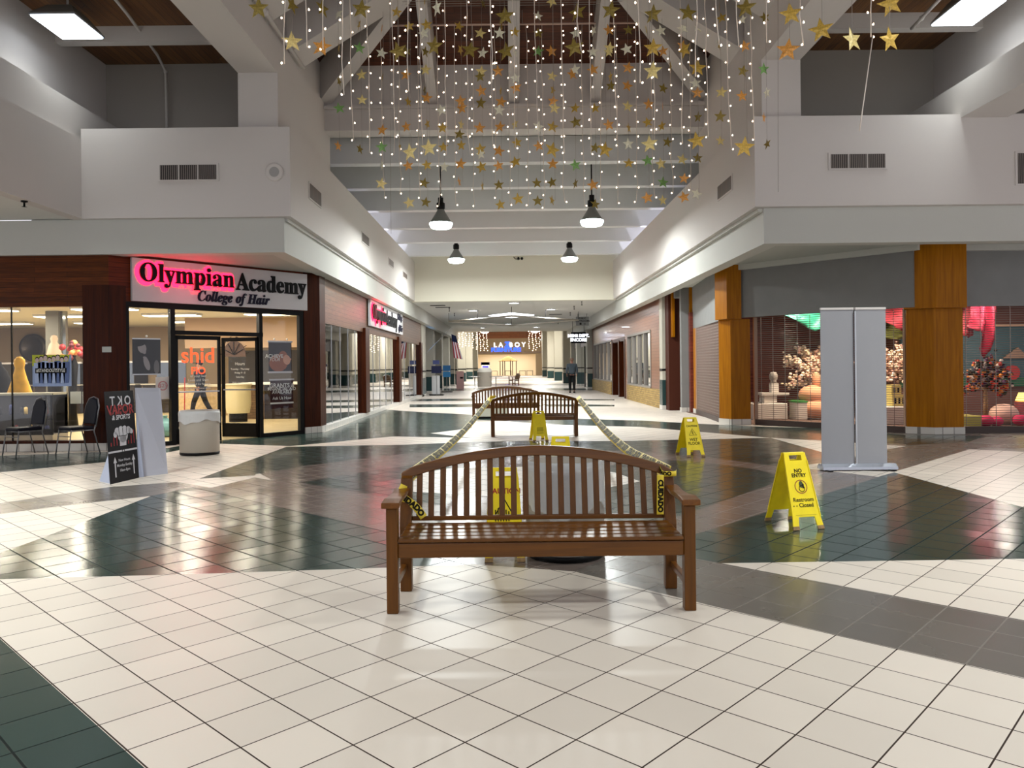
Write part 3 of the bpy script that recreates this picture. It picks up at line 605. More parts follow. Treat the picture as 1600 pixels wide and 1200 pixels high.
for row, z in ((0, .26), (1, .635)):
    for i in range(13):
        if rr.random() < .25: continue
        x = -10.2+i*.115+rr.uniform(-.02, .02); c, cn = rr.choice(pal); h = rr.uniform(.12, .22); r = rr.uniform(.022, .034)
        key = '%s bottle on the %s shelf of the display case' % (cn, ('bottom', 'upper')[row]); names.setdefault(key, 0); names[key] += 1
        y = 14.68+rr.uniform(-.08, .08)
        t = thing('product_bottle', '%s, %s of its colour' % (key, ordw(names[key]-1)), 'bottle', (x, y, z), 0, 'hair product bottles in the display case')
        MB().lathe([(.001, 0), (r, 0), (r, h*.75), (r*.5, h*.85)], mat('bottle_'+cn, c, .35), (x, y, z), 12).build('bottle_body', t)
        MB().cyl((x, y, z+h*.84), (x, y, z+h), r*.4, BLACK, n=10).build('cap', t)
# poster with seven figures in the window
def figure_shape(b, x, z, h, m, skin, y=0, T=Matrix()):
    b.add([(x-.09*h, y, z), (x+.09*h, y, z), (x+.12*h, y, z+.45*h), (x+.13*h, y, z+.8*h), (x-.13*h, y, z+.8*h), (x-.12*h, y, z+.45*h)], [(0, 1, 2, 3, 4, 5)], m, T=T)
    vs = [(x+.075*h*math.cos(a*.6283), y-.002, z+.9*h+.095*h*math.sin(a*.6283)) for a in range(10)]; b.add(vs, [tuple(range(10))], skin, T=T)
    vs = [(x+.085*h*math.cos(a*.6283), y-.001, z+.94*h+.095*h*math.sin(a*.6283)) for a in range(10)]; b.add(vs, [tuple(range(10))], BLACK, T=T)
Yp = 13.9
p0 = AT(50, 604, Yp); p1 = AT(110, 554, Yp)
t = thing('window_poster', 'yellow and blue poster with a row of people and a hashtag in the left window', 'poster', (p0.x, Yp, p0.z))
MB().box(p0.x, p1.x, 13.92, 13.93, p0.z, p1.z, mat('poster_blue', (150, 168, 205), .6)).build('sheet', t)
b = MB(); b.add([(p0.x, 13.915, p1.z-.2), (p1.x-.1, 13.915, p1.z-.28), (p1.x-.02, 13.915, p1.z), (p0.x, 13.915, p1.z)], [(0, 1, 2, 3)], mat('poster_yellow', (188, 194, 50), .6))
for i in range(8): figure_shape(b, p0.x+.09+i*.075, p0.z+.06, .46+.02*(i % 3), mat(('poster_shirt', 'poster_shirt2')[i % 2], ((170, 186, 220), (86, 104, 150))[i % 2], .6), mat('poster_skin', (200, 176, 170), .6), 13.912)
b.build('printed_people', t)
b = MB(); b.box(p0.x+.06, p1.x-.08, 13.903, 13.906, p0.z+.24, p0.z+.33, BLACK); b.text('#STANDOUTSTYLE', .085, PW, frame((p0.x+.08, 13.9, p0.z+.285), (1, 0, 0)), bold=.02, align='LEFT', fit=p1.x-p0.x-.18); b.build('hashtag_strip', t)
# plate, flowers, figure and column inside
def at(px, py, Y): return AT(px, py, Y)
c = at(52, 543, 27.85); t = thing('wall_plate', 'large round dark metal plate hung on the beige wall', 'wall decoration', c)
b = MB(); b.T = Matrix.Translation(c) @ Matrix.Rotation(math.pi/2, 4, 'X'); b.lathe([(.001, .02), (.3, .03), (.36, .09), (.46, .1), (.5, .04), (.5, 0)], mat('dark_bronze', (58, 50, 44), .3, metal=.7), (0, 0, 0), 28); b.build('plate', t)
S('wall_left_shop_column', lambda b: b.box(at(72, 600, 20).x, at(92, 600, 20).x, 20, 20.4, 0, CG, mat('grey_column', (100, 98, 88), .6)))
S('wall_left_shop_mirror', lambda b: b.box(at(92.5, 600, 20).x, at(100, 600, 20).x, 20.1, 20.2, 0, CG, mat('mirror_strip', (150, 154, 150), .1, metal=.8)))
c = at(85, 565, 19.6); t = thing('statue', 'pale statuette on a dark stand before the grey column', 'statue', (c.x, c.y, c.z))
b = MB(); b.lathe([(.001, -.1), (.2, -.1), (.22, .0), (.16, .25), (.12, .42), (.07, .5), (.09, .58), (.06, .66), (.001, .68)], mat('pale_stone', (170, 146, 120), .6), c, 16); b.build('figure', t)
MB().cyl((c.x, c.y, .012), (c.x, c.y, c.z-.1), .16, DARK, n=14).build('stand', t)
c = at(113, 548, 19.2); t = thing('flower_vase', 'red and orange flowers in a dark vase against the beige wall', 'flowers', (c.x, c.y, .012))
MB().lathe([(.001, .012), (.13, .012), (.09, .4), (.1, 1.2), (.13, c.z-.35), (.07, c.z-.18), (.09, c.z-.12)], DARK, (c.x, c.y, 0), 16).build('vase', t)
rr = random.Random(5); b = MB()
for i in range(26):
    a = rr.uniform(0, 6.28); q = rr.uniform(0, .3); z = rr.uniform(-.12, .22)
    b.sph((c.x+q*math.cos(a), c.y+q*math.sin(a), c.z+z-.3*q), rr.uniform(.05, .085), mat(('petal_red', 'petal_orange', 'petal_maroon')[i % 3], ((150, 30, 34), (214, 140, 80), (90, 20, 30))[i % 3], .6), 8, 5)
b.build('blooms', t)
# yellow draped mannequin and dark cape on the case
c = at(31, 612, 15.4); t = thing('mannequin', 'mannequin head draped in a yellow cape behind the display case', 'mannequin', (c.x, c.y, 1.04))
YC = mat('yellow_cloth', (226, 170, 18), .7, noise=.15, nscale=9)
b = MB(); b.lathe([(.24, 1.0), (.2, 1.12), (.14, 1.3), (.1, 1.45), (.085, 1.52), (.105, 1.6), (.1, 1.68), (.05, 1.74), (.001, 1.75)], YC, (c.x, c.y, 0), 18, sx=1, sy=.8); b.build('cape', t)
MB().cyl((c.x, c.y, .012), (c.x, c.y, 1.05), .035, STEEL).build('stand', t)
c2_ = at(-4, 600, 16.2); t = thing('black_cape', 'black salon cape hanging on a stand at the far left of the window', 'cape', (c2_.x, c2_.y, .012))
MB().lathe([(.4, .7), (.33, 1.0), (.27, 1.25), (.2, 1.45), (.1, 1.58), (.08, 1.66), (.001, 1.67)], mat('black_cloth', (16, 16, 18), .8), (c2_.x, c2_.y, 0), 18, sy=.7).build('cloth', t)
MB().cyl((c2_.x, c2_.y, .012), (c2_.x, c2_.y, .75), .03, STEEL).build('stand', t)
# styling stations: dark counters with bottles along the back
for i, px in enumerate((-70, 8, 95, 180, 262)):
    c = at(px, 600, 26); t = thing('styling_station', 'dark salon counter with mirror at the back of the shop, %s from the left' % ordw(i), 'counter', (c.x, 26, .012), 0, 'salon counters along the back wall')
    MB().box(c.x-.75, c.x+.75, 25.8, 26.3, .012, .95, mat('station_dark', (44, 38, 34), .5)).build('cabinet', t)
    MB().box(c.x-.8, c.x+.8, 25.75, 26.35, .95, .99, mat('station_top', (150, 144, 130), .4)).build('top', t)
    b = MB(); b.box(c.x-.5, c.x+.5, 26.28, 26.33, 1.0, 1.7, mat('mirror_glass', (120, 124, 126), .08, metal=.9)); b.build('mirror', t)
    MB().box(c.x-.55, c.x+.55, 26.26, 26.34, 1.7, 1.76, BEAMW).build('mirror_rail', t)
# stone reception counter and second counter
c = at(300, 620, 23.4); t = thing('reception_counter', 'pale stone reception counter seen through the closed door leaf', 'counter', (c.x, 23.4, .012))
MB().box(at(273, 600, 23).x, at(336, 600, 23).x, 23.2, 24, .012, .92, mat('stone_counter', (176, 150, 108), .6, noise=.2, nscale=14)).build('front', t)
MB().box(at(270, 600, 23).x, at(338, 600, 23).x, 23.1, 24.1, .92, .98, mat('counter_top', (196, 184, 156), .3)).build('top', t)
c = at(388, 620, 22); t = thing('brick_counter', 'brown stacked-stone counter seen beyond the open door', 'counter', (c.x, 22, .012))
MB().box(at(383, 600, 22).x, at(414, 600, 22).x, 21.9, 22.6, .012, 1.0, plank('stacked_stone', (120, 96, 70), (92, 74, 56), (50, 40, 30), (1, 0), .4, .07)).build('front', t)
MB().box(at(378, 600, 22).x, at(470, 600, 22).x, 21.8, 22.7, 1.0, 1.06, mat('white_top', (214, 210, 196), .3)).build('top', t)
MB().box(at(414, 600, 22).x, at(468, 600, 22).x, 21.95, 22.6, .012, 1.0, mat('counter_dark', (40, 32, 30), .5)).build('side_cabinet', t)
c = at(372, 610, 21); t = thing('podium', 'pale curved reception podium just inside the open door', 'podium', (c.x, 21, .012))
MB().lathe([(.3, .25), (.34, .5), (.33, .9), (.36, 1.02)], mat('podium_cream', (186, 174, 134), .4), (c.x, 21, .0), 24).build('body', t)
MB().cyl((c.x, 21, .012), (c.x, 21, .26), .24, DARK, n=20).build('plinth', t)
MB().cyl((c.x, 21, 1.02), (c.x, 21, 1.05), .38, mat('counter_top', (1, 1, 1)), n=24).build('top', t)
# arched sign on the beam inside
c = at(366, 543, 23.35); t = thing('arched_sign', 'dark arched lattice sign hanging inside over the back doorway', 'sign', c)
b = MB(); P_ = [(math.cos(a*math.pi/12)*.36, math.sin(a*math.pi/12)*.48) for a in range(13)]
b.prism(P_, 0, .03, mat('arch_wood', (70, 44, 26), .6), T=frame((c.x, 23.36, c.z-.28), (1, 0, 0))); b.build('arch_panel', t)
b = MB(); T = frame((c.x, 23.3, c.z-.28), (1, 0, 0))
for i in range(1, 6): a = math.pi*i/6; b.cyl(T @ Vector((0, .06, 0)), T @ Vector((math.cos(a)*.34, math.sin(a)*.45, 0)), .012, BLACK, n=5)
for i, ch in enumerate('PHASE II'):
    a = math.pi*(1-(i+.5)/8); b.text(ch, .14, BLACK, T @ Matrix.Translation((math.cos(a)*.42, math.sin(a)*.56, 0)) @ Matrix.Rotation(a-math.pi/2, 4, 'Z'), bold=.02)
b.build('arch_lattice', t)
# posters in the side panes
def pane_thing(px0, px1, py0, py1, off=-.09):
    s0, s1 = dpx(px0), dpx(px1); P0 = dp(s0, off); z1 = AT(px0, py0, P0[1]).z; z0 = AT(px0, py1, P0[1]).z
    return s0, s1, z0, z1, frame((*dp(s0, off+.012), z0), (uD.x, uD.y, 0))
POS = mat('poster_black', (22, 21, 24), .4); SKN = mat('poster_grey_skin', (150, 146, 146), .5)
def blob(b, T, cx, cy, rx, ry, m, z=0, n_=18, rot=0):
    vs = []
    for i in range(n_):
        a = 2*math.pi*i/n_; x = rx*math.cos(a); y = ry*math.sin(a); vs.append((cx+x*math.cos(rot)-y*math.sin(rot), cy+x*math.sin(rot)+y*math.cos(rot), z))
    b.add(vs, [tuple(range(n_))], m, T=T)
s0, s1, z0, z1, T = pane_thing(210, 254, 529, 585); w = s1-s0; h = z1-z0
t = thing('window_poster', 'black and white portrait poster hanging in the pane left of the doors', 'poster', T.translation)
MB().box(0, w, 0, h, -.006, 0, POS, T=T).build('sheet', t)
b = MB(); blob(b, T, w*.34, h*.74, w*.15, h*.15, SKN, .002, rot=.3); blob(b, T, w*.30, h*.9, w*.24, h*.1, BLACK, .003, rot=.4); blob(b, T, w*.42, h*.62, w*.06, h*.05, SKN, .003)
blob(b, T, w*.5, h*.3, w*.1, h*.2, SKN, .002, rot=.3); blob(b, T, w*.85, h*.2, w*.1, h*.2, mat('poster_mid_grey', (92, 90, 92), .5), .002); blob(b, T, w*.44, h*.46, w*.08, h*.04, SKN, .004, rot=-.5)
b.build('portrait', t); b = MB(); b.box(0, w, h-.01, h+.012, -.01, .005, STEEL, T=T); b.box(0, w, -.012, .01, -.01, .005, STEEL, T=T); b.sph(T @ Vector((w/2, h+.05, 0)), .022, PW); b.build('poster_rail', t)
s0, s1, z0, z1, T = pane_thing(246, 268, 589, 624); w = s1-s0; h = z1-z0
t = thing('window_poster', 'small white flyer with a pink ring low in the pane left of the doors', 'poster', T.translation)
MB().box(0, w, 0, h, -.004, 0, mat('flyer_white', (214, 206, 200), .6), T=T).build('sheet', t)
b = MB()
for i in range(24):
    a = i*math.pi/12; blob(b, T, w*.5+w*.3*math.cos(a), h*.6+w*.3*math.sin(a), w*.06, w*.045, mat('flyer_pink', (196, 120, 118), .6), .002, 6)
b.text('$25', .1, mat('flyer_pink', (1, 1, 1)), T @ Matrix.Translation((w/2, h*.6, .003)), bold=.01); b.build('printed_ring', t)
s0, s1, z0, z1, T = pane_thing(423, 459, 534, 581); w = s1-s0; h = z1-z0
t = thing('window_poster', 'dark poster of a red-haired face in the pane right of the doors', 'poster', T.translation)
MB().box(0, w, 0, h, -.006, 0, mat('poster_navy', (38, 34, 44), .4), T=T).build('sheet', t)
b = MB(); blob(b, T, w*.42, h*.3, w*.4, h*.3, mat('poster_orange', (150, 78, 44), .5), .001); blob(b, T, w*.62, h*.5, w*.2, h*.2, mat('poster_orange', (1, 1, 1)), .0015)
blob(b, T, w*.78, h*.4, w*.16, h*.17, mat('poster_face', (206, 150, 124), .5), .002, rot=.3); blob(b, T, w*.93, h*.42, w*.05, h*.04, mat('poster_face', (1, 1, 1)), .002)
b.text('ACHIEVE', .11, PW, T @ Matrix.Translation((w*.24, h*.52, .004)), bold=.015); b.text('YOUR', .1, PW, T @ Matrix.Translation((w*.24, h*.4, .004)), shear=.3); b.build('portrait', t)
b = MB(); b.box(-.02, w+.02, h-.01, h+.025, -.01, .008, STEEL, T=T); b.box(-.02, w+.02, -.03, .01, -.01, .008, STEEL, T=T)
for q in (.25, .8): b.sph(T @ Vector((w*q, h+.06, 0)), .022, PW)
b.build('poster_rail', t)
s0, s1, z0, z1, T = pane_thing(425, 461, 594, 639); w = s1-s0; h = z1-z0
t = thing('window_poster', 'maroon grants and financial aid poster low in the pane right of the doors', 'poster', T.translation)
MB().box(0, w, 0, h, -.006, 0, mat('poster_maroon', (52, 22, 30), .4), T=T).build('sheet', t)
b = MB()
for s, y, z in (('GRANTS &', .8, .13), ('FINANCIAL AID', .68, .1), ('AVAILABLE', .57, .1), ('Ask Us How', .36, .09)): b.text(s, z, PW, T @ Matrix.Translation((w/2, h*y, .004)), bold=.012)
b.box(0, w, h*.16, h*.22, 0, .003, PW, T=T); b.build('printed_text', t)
b = MB(); b.box(-.02, w+.02, h-.01, h+.025, -.01, .008, STEEL, T=T); b.build('poster_rail', t)
# papers, sign plate on the pier
c = at(166, 546, 13.85); t = thing('wall_notice', 'small grey notice plate screwed to the redwood pier', 'notice', c)
MB().box(c.x-.08, c.x+.08, 13.86, 13.875, c.z-.05, c.z+.05, mat('plate_grey', (170, 172, 166), .5)).build('plate', t)
for i, (a0, a1) in enumerate(((103, 120), (122, 135))):
    c = at((a0+a1)/2, 621, 14.1); t = thing('paper_notice', 'white paper notice low behind the window glass, %s of the pair' % ('left', 'right')[i], 'notice', c, 0, 'paper notices by the display case')
    MB().box(at(a0, 0, 14).x, at(a1, 0, 14).x, 14.0, 14.004, c.z-.11, c.z+.11, mat('paper', (214, 210, 190), .7)).build('sheet', t)
# broom and teal bag inside the door
c = at(288, 632, 19.5); t = thing('broom', 'red-handled broom standing inside behind the closed door', 'broom', (c.x, 19.5, .012))
MB().cyl((c.x, 19.5, .15), (c.x+.02, 19.5, 1.25), .014, mat('red_handle', (150, 30, 30), .5), n=8).build('handle', t)
MB().box(c.x-.16, c.x+.16, 19.42, 19.58, .012, .16, mat('broom_head', (60, 30, 28), .8)).build('head', t)
c = at(258, 640, 16.6); t = thing('bag', 'teal plastic bag on the shop floor left of the doors', 'bag', (c.x, 16.6, .012))
MB().lathe([(.001, .012), (.2, .02), (.24, .15), (.15, .32), (.04, .42), (.06, .46)], mat('teal_plastic', (120, 176, 176), .4), (c.x, 16.6, 0), 14).build('body', t)
# ------------------------------------------------------------------ right side shops
# lap-sided front with yellow brick base along the corridor
XW = 4.95
def yat(px, X=XW): return X*1200/(px-797)
yA, yB = yat(1034), yat(926)
w1a, w1b = yat(1017), yat(981); d0, d1 = yat(977), yat(956.5); w2a, w2b = yat(956), yat(928)
def f(b):
    b.box(XW, XW+.2, yA, yB, 2.66, 3.8, PINKP); b.box(XW, XW+.2, yA, w1a, .62, 2.66, PINKP); b.box(XW, XW+.2, w2b, yB, .62, 2.66, PINKP)
    b.box(XW, XW+.2, w1b, d0, 0, 2.66, PINKP); b.box(XW+.01, XW+.19, d0-.02, d1+.02, 2.5, 2.67, RED)
    b.box(XW-.04, XW+.2, yA, w1b+.1, 0, .62, BRICK); b.box(XW-.04, XW+.2, w2a, yB, 0, .62, BRICK)
S('wall_right', f)
FRM = mat('window_frame_grey', (128, 122, 116), .5)
for y0, y1, m_ in ((w1a, w1b, 4), (w2a, w2b, 5)):
    b = MB(); b.box(XW+.06, XW+.07, y0, y1, .66, 2.66, GLASSD); wo = struct('window_%d' % k, b); k += 1
    b = MB(); b.box(XW-.03, XW+.12, y0, y1, .6, .68, FRM); b.box(XW-.03, XW+.12, y0, y1, 2.6, 2.68, FRM)
    for i in range(m_+1):
        y = y0+(y1-y0)*i/m_; b.box(XW-.02, XW+.12, y-.06, y+.06, .66, 2.66, FRM)
    b.build('window_frame', wo)
    b = MB(); rr = random.Random(int(y0))
    for i in range(m_*7):
        y = y0+(y1-y0)*(i+.5)/(m_*7); b.box(XW+.2, XW+.24, y-.04, y+.05, .66, 2.66, mat('window_blind%d' % (i % 2), ((104, 102, 96), (84, 82, 80))[i % 2], .7))
    b.build('window_blind', wo)
S('wall_right_inner', lambda b: b.box(6.0, 6.2, 24, 60, 0, 3.8, mat('dim_interior', (1, 1, 1))))
b = MB(); ym = (d0+d1)/2
for y in (d0+.12, ym-.2, d1-.15): b.box(XW-.02, XW+.5, y-.16, y+.16, 0, 2.55, RED)
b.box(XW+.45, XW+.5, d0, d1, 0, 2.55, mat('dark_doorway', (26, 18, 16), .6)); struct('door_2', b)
# columns by the corridor
def pilR(x0, x1, y0, y1, top=3.8):
    global n
    S('trim_%d' % n, lambda b: (b.box(x0, x1, y0, y1, .95, top, CREAM), b.box(x0-.01, x1, y0-.01, y1, .14, .95, TEAL), b.box(x0-.02, x1, y0-.02, y1, 0, .14, BASETILE), b.box(x0-.015, x1, y0-.015, y1, 1.24, 1.31, DARK))); n += 1
pilR(4.88, 5.3, 24.6, 25.05)
pilR(4.65, 5.1, yB+.1, yB+1.2)
for y in (54, 59): pilR(4.7, 5.1, y, y+.9)
# shop beyond: dark frame glass front with hanging sign
S('wall_right_far_corridor', lambda b: (b.box(4.95, 5.1, 47.6, 60, 2.7, 4.14, mat('purple_grey_header', (88, 84, 96), .4)), b.box(8.5, 8.7, 47, 60, 0, 3.8, mat('lit_shop_wall', (214, 206, 186), .7))))
b = MB(); b.box(4.98, 5.0, 47.6, 59.4, .05, 2.7, GLASSD); wo = struct('window_%d' % k, b); k += 1
for y in (47.6, 51, 54.5, 58, 59.4): MB().box(4.93, 5.06, y-.08, y+.08, 0, 2.75, DARK).build('window_frame', wo)
light('shop_light', (7, 53, 3.5), 2, 120, (1, .94, .82), sizey=8)
S('ceiling_right_shop_far', lambda b: b.box(5.1, 8.7, 47, 60, 3.55, 3.65, CEILW))
def hang_sign(label, px0, px1, py0, py1, Y, panel, lines, tc, rod=True):
    a = AT(px0, py0, Y); c = AT(px1, py1, Y); t = thing('hanging_sign', label, 'sign', ((a.x+c.x)/2, Y, c.z))
    MB().box(a.x, c.x, Y-.05, Y+.05, c.z, a.z, panel).build('panel', t)
    b = MB()
    for s, f_, sz in lines: b.text(s, sz*(a.z-c.z), tc, frame(((a.x+c.x)/2, Y-.06, c.z+f_*(a.z-c.z)), (1, 0, 0)), bold=.02)
    b.build('sign_lettering', t)
    if rod:
        MB().cyl((a.x+.1, Y, a.z), (a.x+.1, Y, 4.14), .012, DARK, n=6).build('rod', t); MB().cyl((c.x-.1, Y, a.z), (c.x-.1, Y, 4.14), .012, DARK, n=6).build('rod', t)
hang_sign('black hanging sign with glowing white lettering on the right of the corridor', 892, 915.5, 519, 536, 44, BLACK, [('MENS DEPT.', .66, .36), ('ENCORE', .28, .38)], emit('white_sign_letters', (235, 240, 255), 4, False))
hang_sign('grey hanging restroom sign with an arrow at the right of the corridor', 900, 920, 495, 508.5, 40, mat('sign_grey', (120, 122, 122), .5), [('PUBLIC', .8, .26), ('RESTROOMS', .5, .3), ('\u25a0  \u2192', .18, .3)], DARK)
# grey-blue pillar, recess with small niche, oak strips
S('wall_right_niche', lambda b: (b.box(5.18, 5.52, 23.2, 23.4, .14, 3.8, GREYP), b.box(5.16, 5.54, 23.18, 23.4, 0, .14, BASETILE), b.box(5.06, 5.14, 23.9, 24.1, 2.3, 3.8, OAKU), b.box(5.42, 5.52, 23.12, 23.2, 2.5, 3.8, OAKU), b.box(4.98, 5.6, 24.1, 24.6, 0, 3.8, mat('recess_brown', (70, 34, 22), .6))))
S('wall_right_oak_pilaster', lambda b: (b.box(5.42, 5.75, 22.4, 22.7, .14, 2.5, OAKU), b.box(5.4, 5.75, 22.38, 22.72, 0, .14, BASETILE)))
S('wall_right_corridor_header', lambda b: (b.prism([(5.08, 18.5), (5.5, 23.1), (5.8, 23.1), (5.4, 18.5)], 2.5, 3.8, GREYP), b.prism([(5.05, 23.4), (5.14, 24.1), (5.4, 24.1), (5.4, 23.4)], 3.5, 3.8, GREYP)))
# pillars at the corner
def pillar(name, pts_u, pts_l, zc):
    b = MB(); b.prism(pts_u, zc, 3.8, OAKU); b.prism(pts_l, .14, zc, OAKU); c = Vector((sum(p[0] for p in pts_l)/len(pts_l), sum(p[1] for p in pts_l)/len(pts_l)))
    b.prism([(c.x+(p[0]-c.x)*1.04, c.y+(p[1]-c.y)*1.04) for p in pts_l], 0, .14, BASETILE); return struct(name, b)
pillar('wall_right_corner_pillar', [(4.95, 18.5), (5.08, 17.95), (5.42, 17.95), (5.5, 18.5)], [(5.03, 18.5), (5.2, 18.1), (5.66, 18.1), (5.72, 18.5)], 2.5)
pillar('wall_right_front_pillar', [(7.88, 15.35), (8.35, 15.02), (8.95, 15.02), (8.95, 15.6), (8.0, 15.6)], [(8.0, 15.5), (8.4, 15.22), (8.98, 15.22), (8.98, 15.8), (8.1, 15.8)], 2.5)
S('wall_right_angled_header', lambda b: b.wall((5.42, 18.05), (8.0, 15.2), 2.53, 3.66, .12, GREYP))
S('trim_%d' % n, lambda b: b.wall((5.36, 17.95), (8.0, 15.02), 3.64, 3.8, .1, WHITE2)); n += 1
S('wall_right_front_header', lambda b: (b.box(8.95, 16, 15.3, 15.42, 2.54, 3.66, GREYP), b.box(8.95, 16, 15.2, 15.3, 3.64, 3.8, WHITE2)))
# rolling grilles
GR = mat('grille_steel', (132, 122, 114), .35, metal=.7)
def grille(label, a, c, z0, z1, dense=.047, r=.0055, links=.3, m=GR):
    a = Vector((*a, 0)); c = Vector((*c, 0)); d = c-a; L = d.length; d.normalize(); t = thing('rolling_grille', label, 'security grille', (a+c)/2)
    b = MB(); z = z0+.12
    while z < z1: b.cyl(a+Vector((0, 0, z)), c+Vector((0, 0, z)), r, m, n=5, caps=False); z += dense
    b.build('grille_rods', t)
    b = MB(); s = links/2
    while s < L: p = a+d*s; b.cyl(p+Vector((0, 0, z0+.1)), p+Vector((0, 0, z1)), r*1.3, m, n=5, caps=False); s += links
    b.build('grille_links', t)
    nn_ = Vector((-d.y, d.x, 0))*.05; b = MB(); b.prism([tuple((a-nn_).xy), tuple((c-nn_).xy), tuple((c+nn_).xy), tuple((a+nn_).xy)], z0, z0+.13, mat('grille_bottom_brown', (58, 42, 36), .5)); b.build('bottom_bar', t)
    for p in (a, c): MB().box(p.x-.04, p.x+.04, p.y-.04, p.y+.04, z0, z1, mat('guide_tan', (150, 120, 100), .5)).build('guide_rail', t)
grille('closely woven grille shutter between the oak pilaster and the corner pillar', (5.45, 22.35), (5.17, 18.55), .0, 2.5, .075, .02, .11, mat('grille_dense', (128, 112, 104), .45, metal=.4))
grille('open rod grille across the angled front with the blossom tree behind', (5.8, 18.15), (8.05, 15.62), 0, 2.53)
grille('open rod grille across the front at the far right', (9.05, 15.5), (15.5, 15.5), 0, 2.54)
# interior of the right shop
S('floor_right_shop', lambda b: b.prism([(5.3, 23.2), (5.3, 18.6), (5.7, 18.3), (8.1, 15.66), (16, 15.66), (16, 23.2)], -.05, .01, mat('brown_carpet', (92, 66, 54), .9, noise=.1)))
S('ceiling_right_shop', lambda b: b.prism([(5.5, 23.2), (5.3, 18.6), (5.8, 18.3), (8.2, 15.7), (16, 15.7), (16, 23.2)], 2.95, 3.05, mat('shop_ceiling_dark', (120, 90, 74), .8)))
BRW = mat('brown_slat_wall', (92, 48, 36), .8)
BRB = plank('brown_slat_wall_boards', (122, 56, 42), (108, 48, 36), (48, 22, 18), (1, 0), 6, .1)
S('wall_right_shop_back', lambda b: (b.box(5.4, 10.6, 23, 23.2, 0, 3, BRB), b.box(10.6, 16, 21.2, 21.4, 0, 3, mat('shop_brown_low', (110, 72, 62), .8)), b.box(10.6, 10.8, 21.4, 23, 0, 3, BRW)))
S('wall_right_shop_mural', lambda b: (b.box(10.75, 16, 21.12, 21.2, .9, 2.4, mat('mural_blue_green', (58, 84, 88), .7)), b.box(10.75, 16, 21.1, 21.2, .75, .98, mat('mural_green', (38, 92, 60), .7)), b.box(10.75, 16, 21.08, 21.2, 2.38, 2.46, mat('mural_rail', (190, 150, 120), .6))))
def deco(name, label, cat, loc): return thing(name, label, cat, loc)
WB = mat('white_display_box', (196, 188, 178), .6)
def boxthing(name, label, cat, px0, px1, py0, py1, Y, dep, m, top=None, bev=.02):
    a = AT(px0, py0, Y); c = AT(px1, py1, Y); z0 = max(.01, c.z) if c.z > .1 else .01
    t = thing(name, label, cat, ((a.x+c.x)/2, Y, z0)); MB().box(a.x, c.x, Y, Y+dep, z0, a.z, m).build('box_body', t, bevel=bev)
    if top: MB().box(a.x-.01, c.x+.01, Y-.01, Y+dep+.01, a.z, a.z+.04, top).build('top_sheet', t)
    return t
boxthing('display_plinth', 'wide white display block behind the angled grille', 'display block', 1176, 1231, 631, 655, 19.6, .9, WB)
a_ = AT(1192, 618, 19.9); c_ = AT(1212, 631, 19.9)
t = thing('display_plinth', 'narrow white column with a shelf standing on the wide display block', 'display block', ((a_.x+c_.x)/2, 20, AT(1200, 631, 19.6).z))
zt = AT(1200, 631, 19.6).z; zs = AT(1200, 617, 20).z
MB().box(a_.x, c_.x, 19.8, 20.2, zt, zs, WB).build('column', t)
MB().box(AT(1178, 0, 20).x, AT(1221, 0, 20).x, 19.75, 20.25, zs, zs+.06, WB).build('shelf', t)
MB().box(AT(1197, 0, 20).x, AT(1208, 0, 20).x, 19.9, 20.1, zs+.06, zs+.3, WB).build('neck', t)
cc = AT(1202, 0, 20); t = thing('head_bust', 'small grey bust on top of the white display column', 'bust', (cc.x, 20, zs+.3))
MB().lathe([(.001, 0), (.1, 0), (.07, .06), (.1, .12), (.11, .2), (.08, .28), (.001, .31)], mat('bust_grey', (140, 132, 124), .6), (cc.x, 20, zs+.3), 14).build('head', t)
boxthing('display_plinth', 'pale display block with a green top beside the wide white one', 'display block', 1244, 1262, 629, 655, 19.4, .5, WB, mat('green_top', (40, 130, 50), .6))
# peach chair of rounded cushions
cc = FL(1283, 657); t = thing('armchair', 'peach armchair of rounded cushions behind the grille left of the grey stand', 'chair', (cc[0], cc[1]+.3, .01))
x, y = cc[0], cc[1]+.4; PE = mat('peach_velvet', (206, 146, 110), .8)
b = MB(); b.sph((x, y, .26), .36, PE, 18, 10, sz=.7); b.build('seat', t)
b = MB(); b.sph((x, y+.15, .62), .34, PE, 18, 10, sz=.75); b.build('backrest', t)
b = MB(); b.sph((x+.12, y+.2, 1.0), .1, PE, 12, 8, sz=2.2); b.build('post', t)
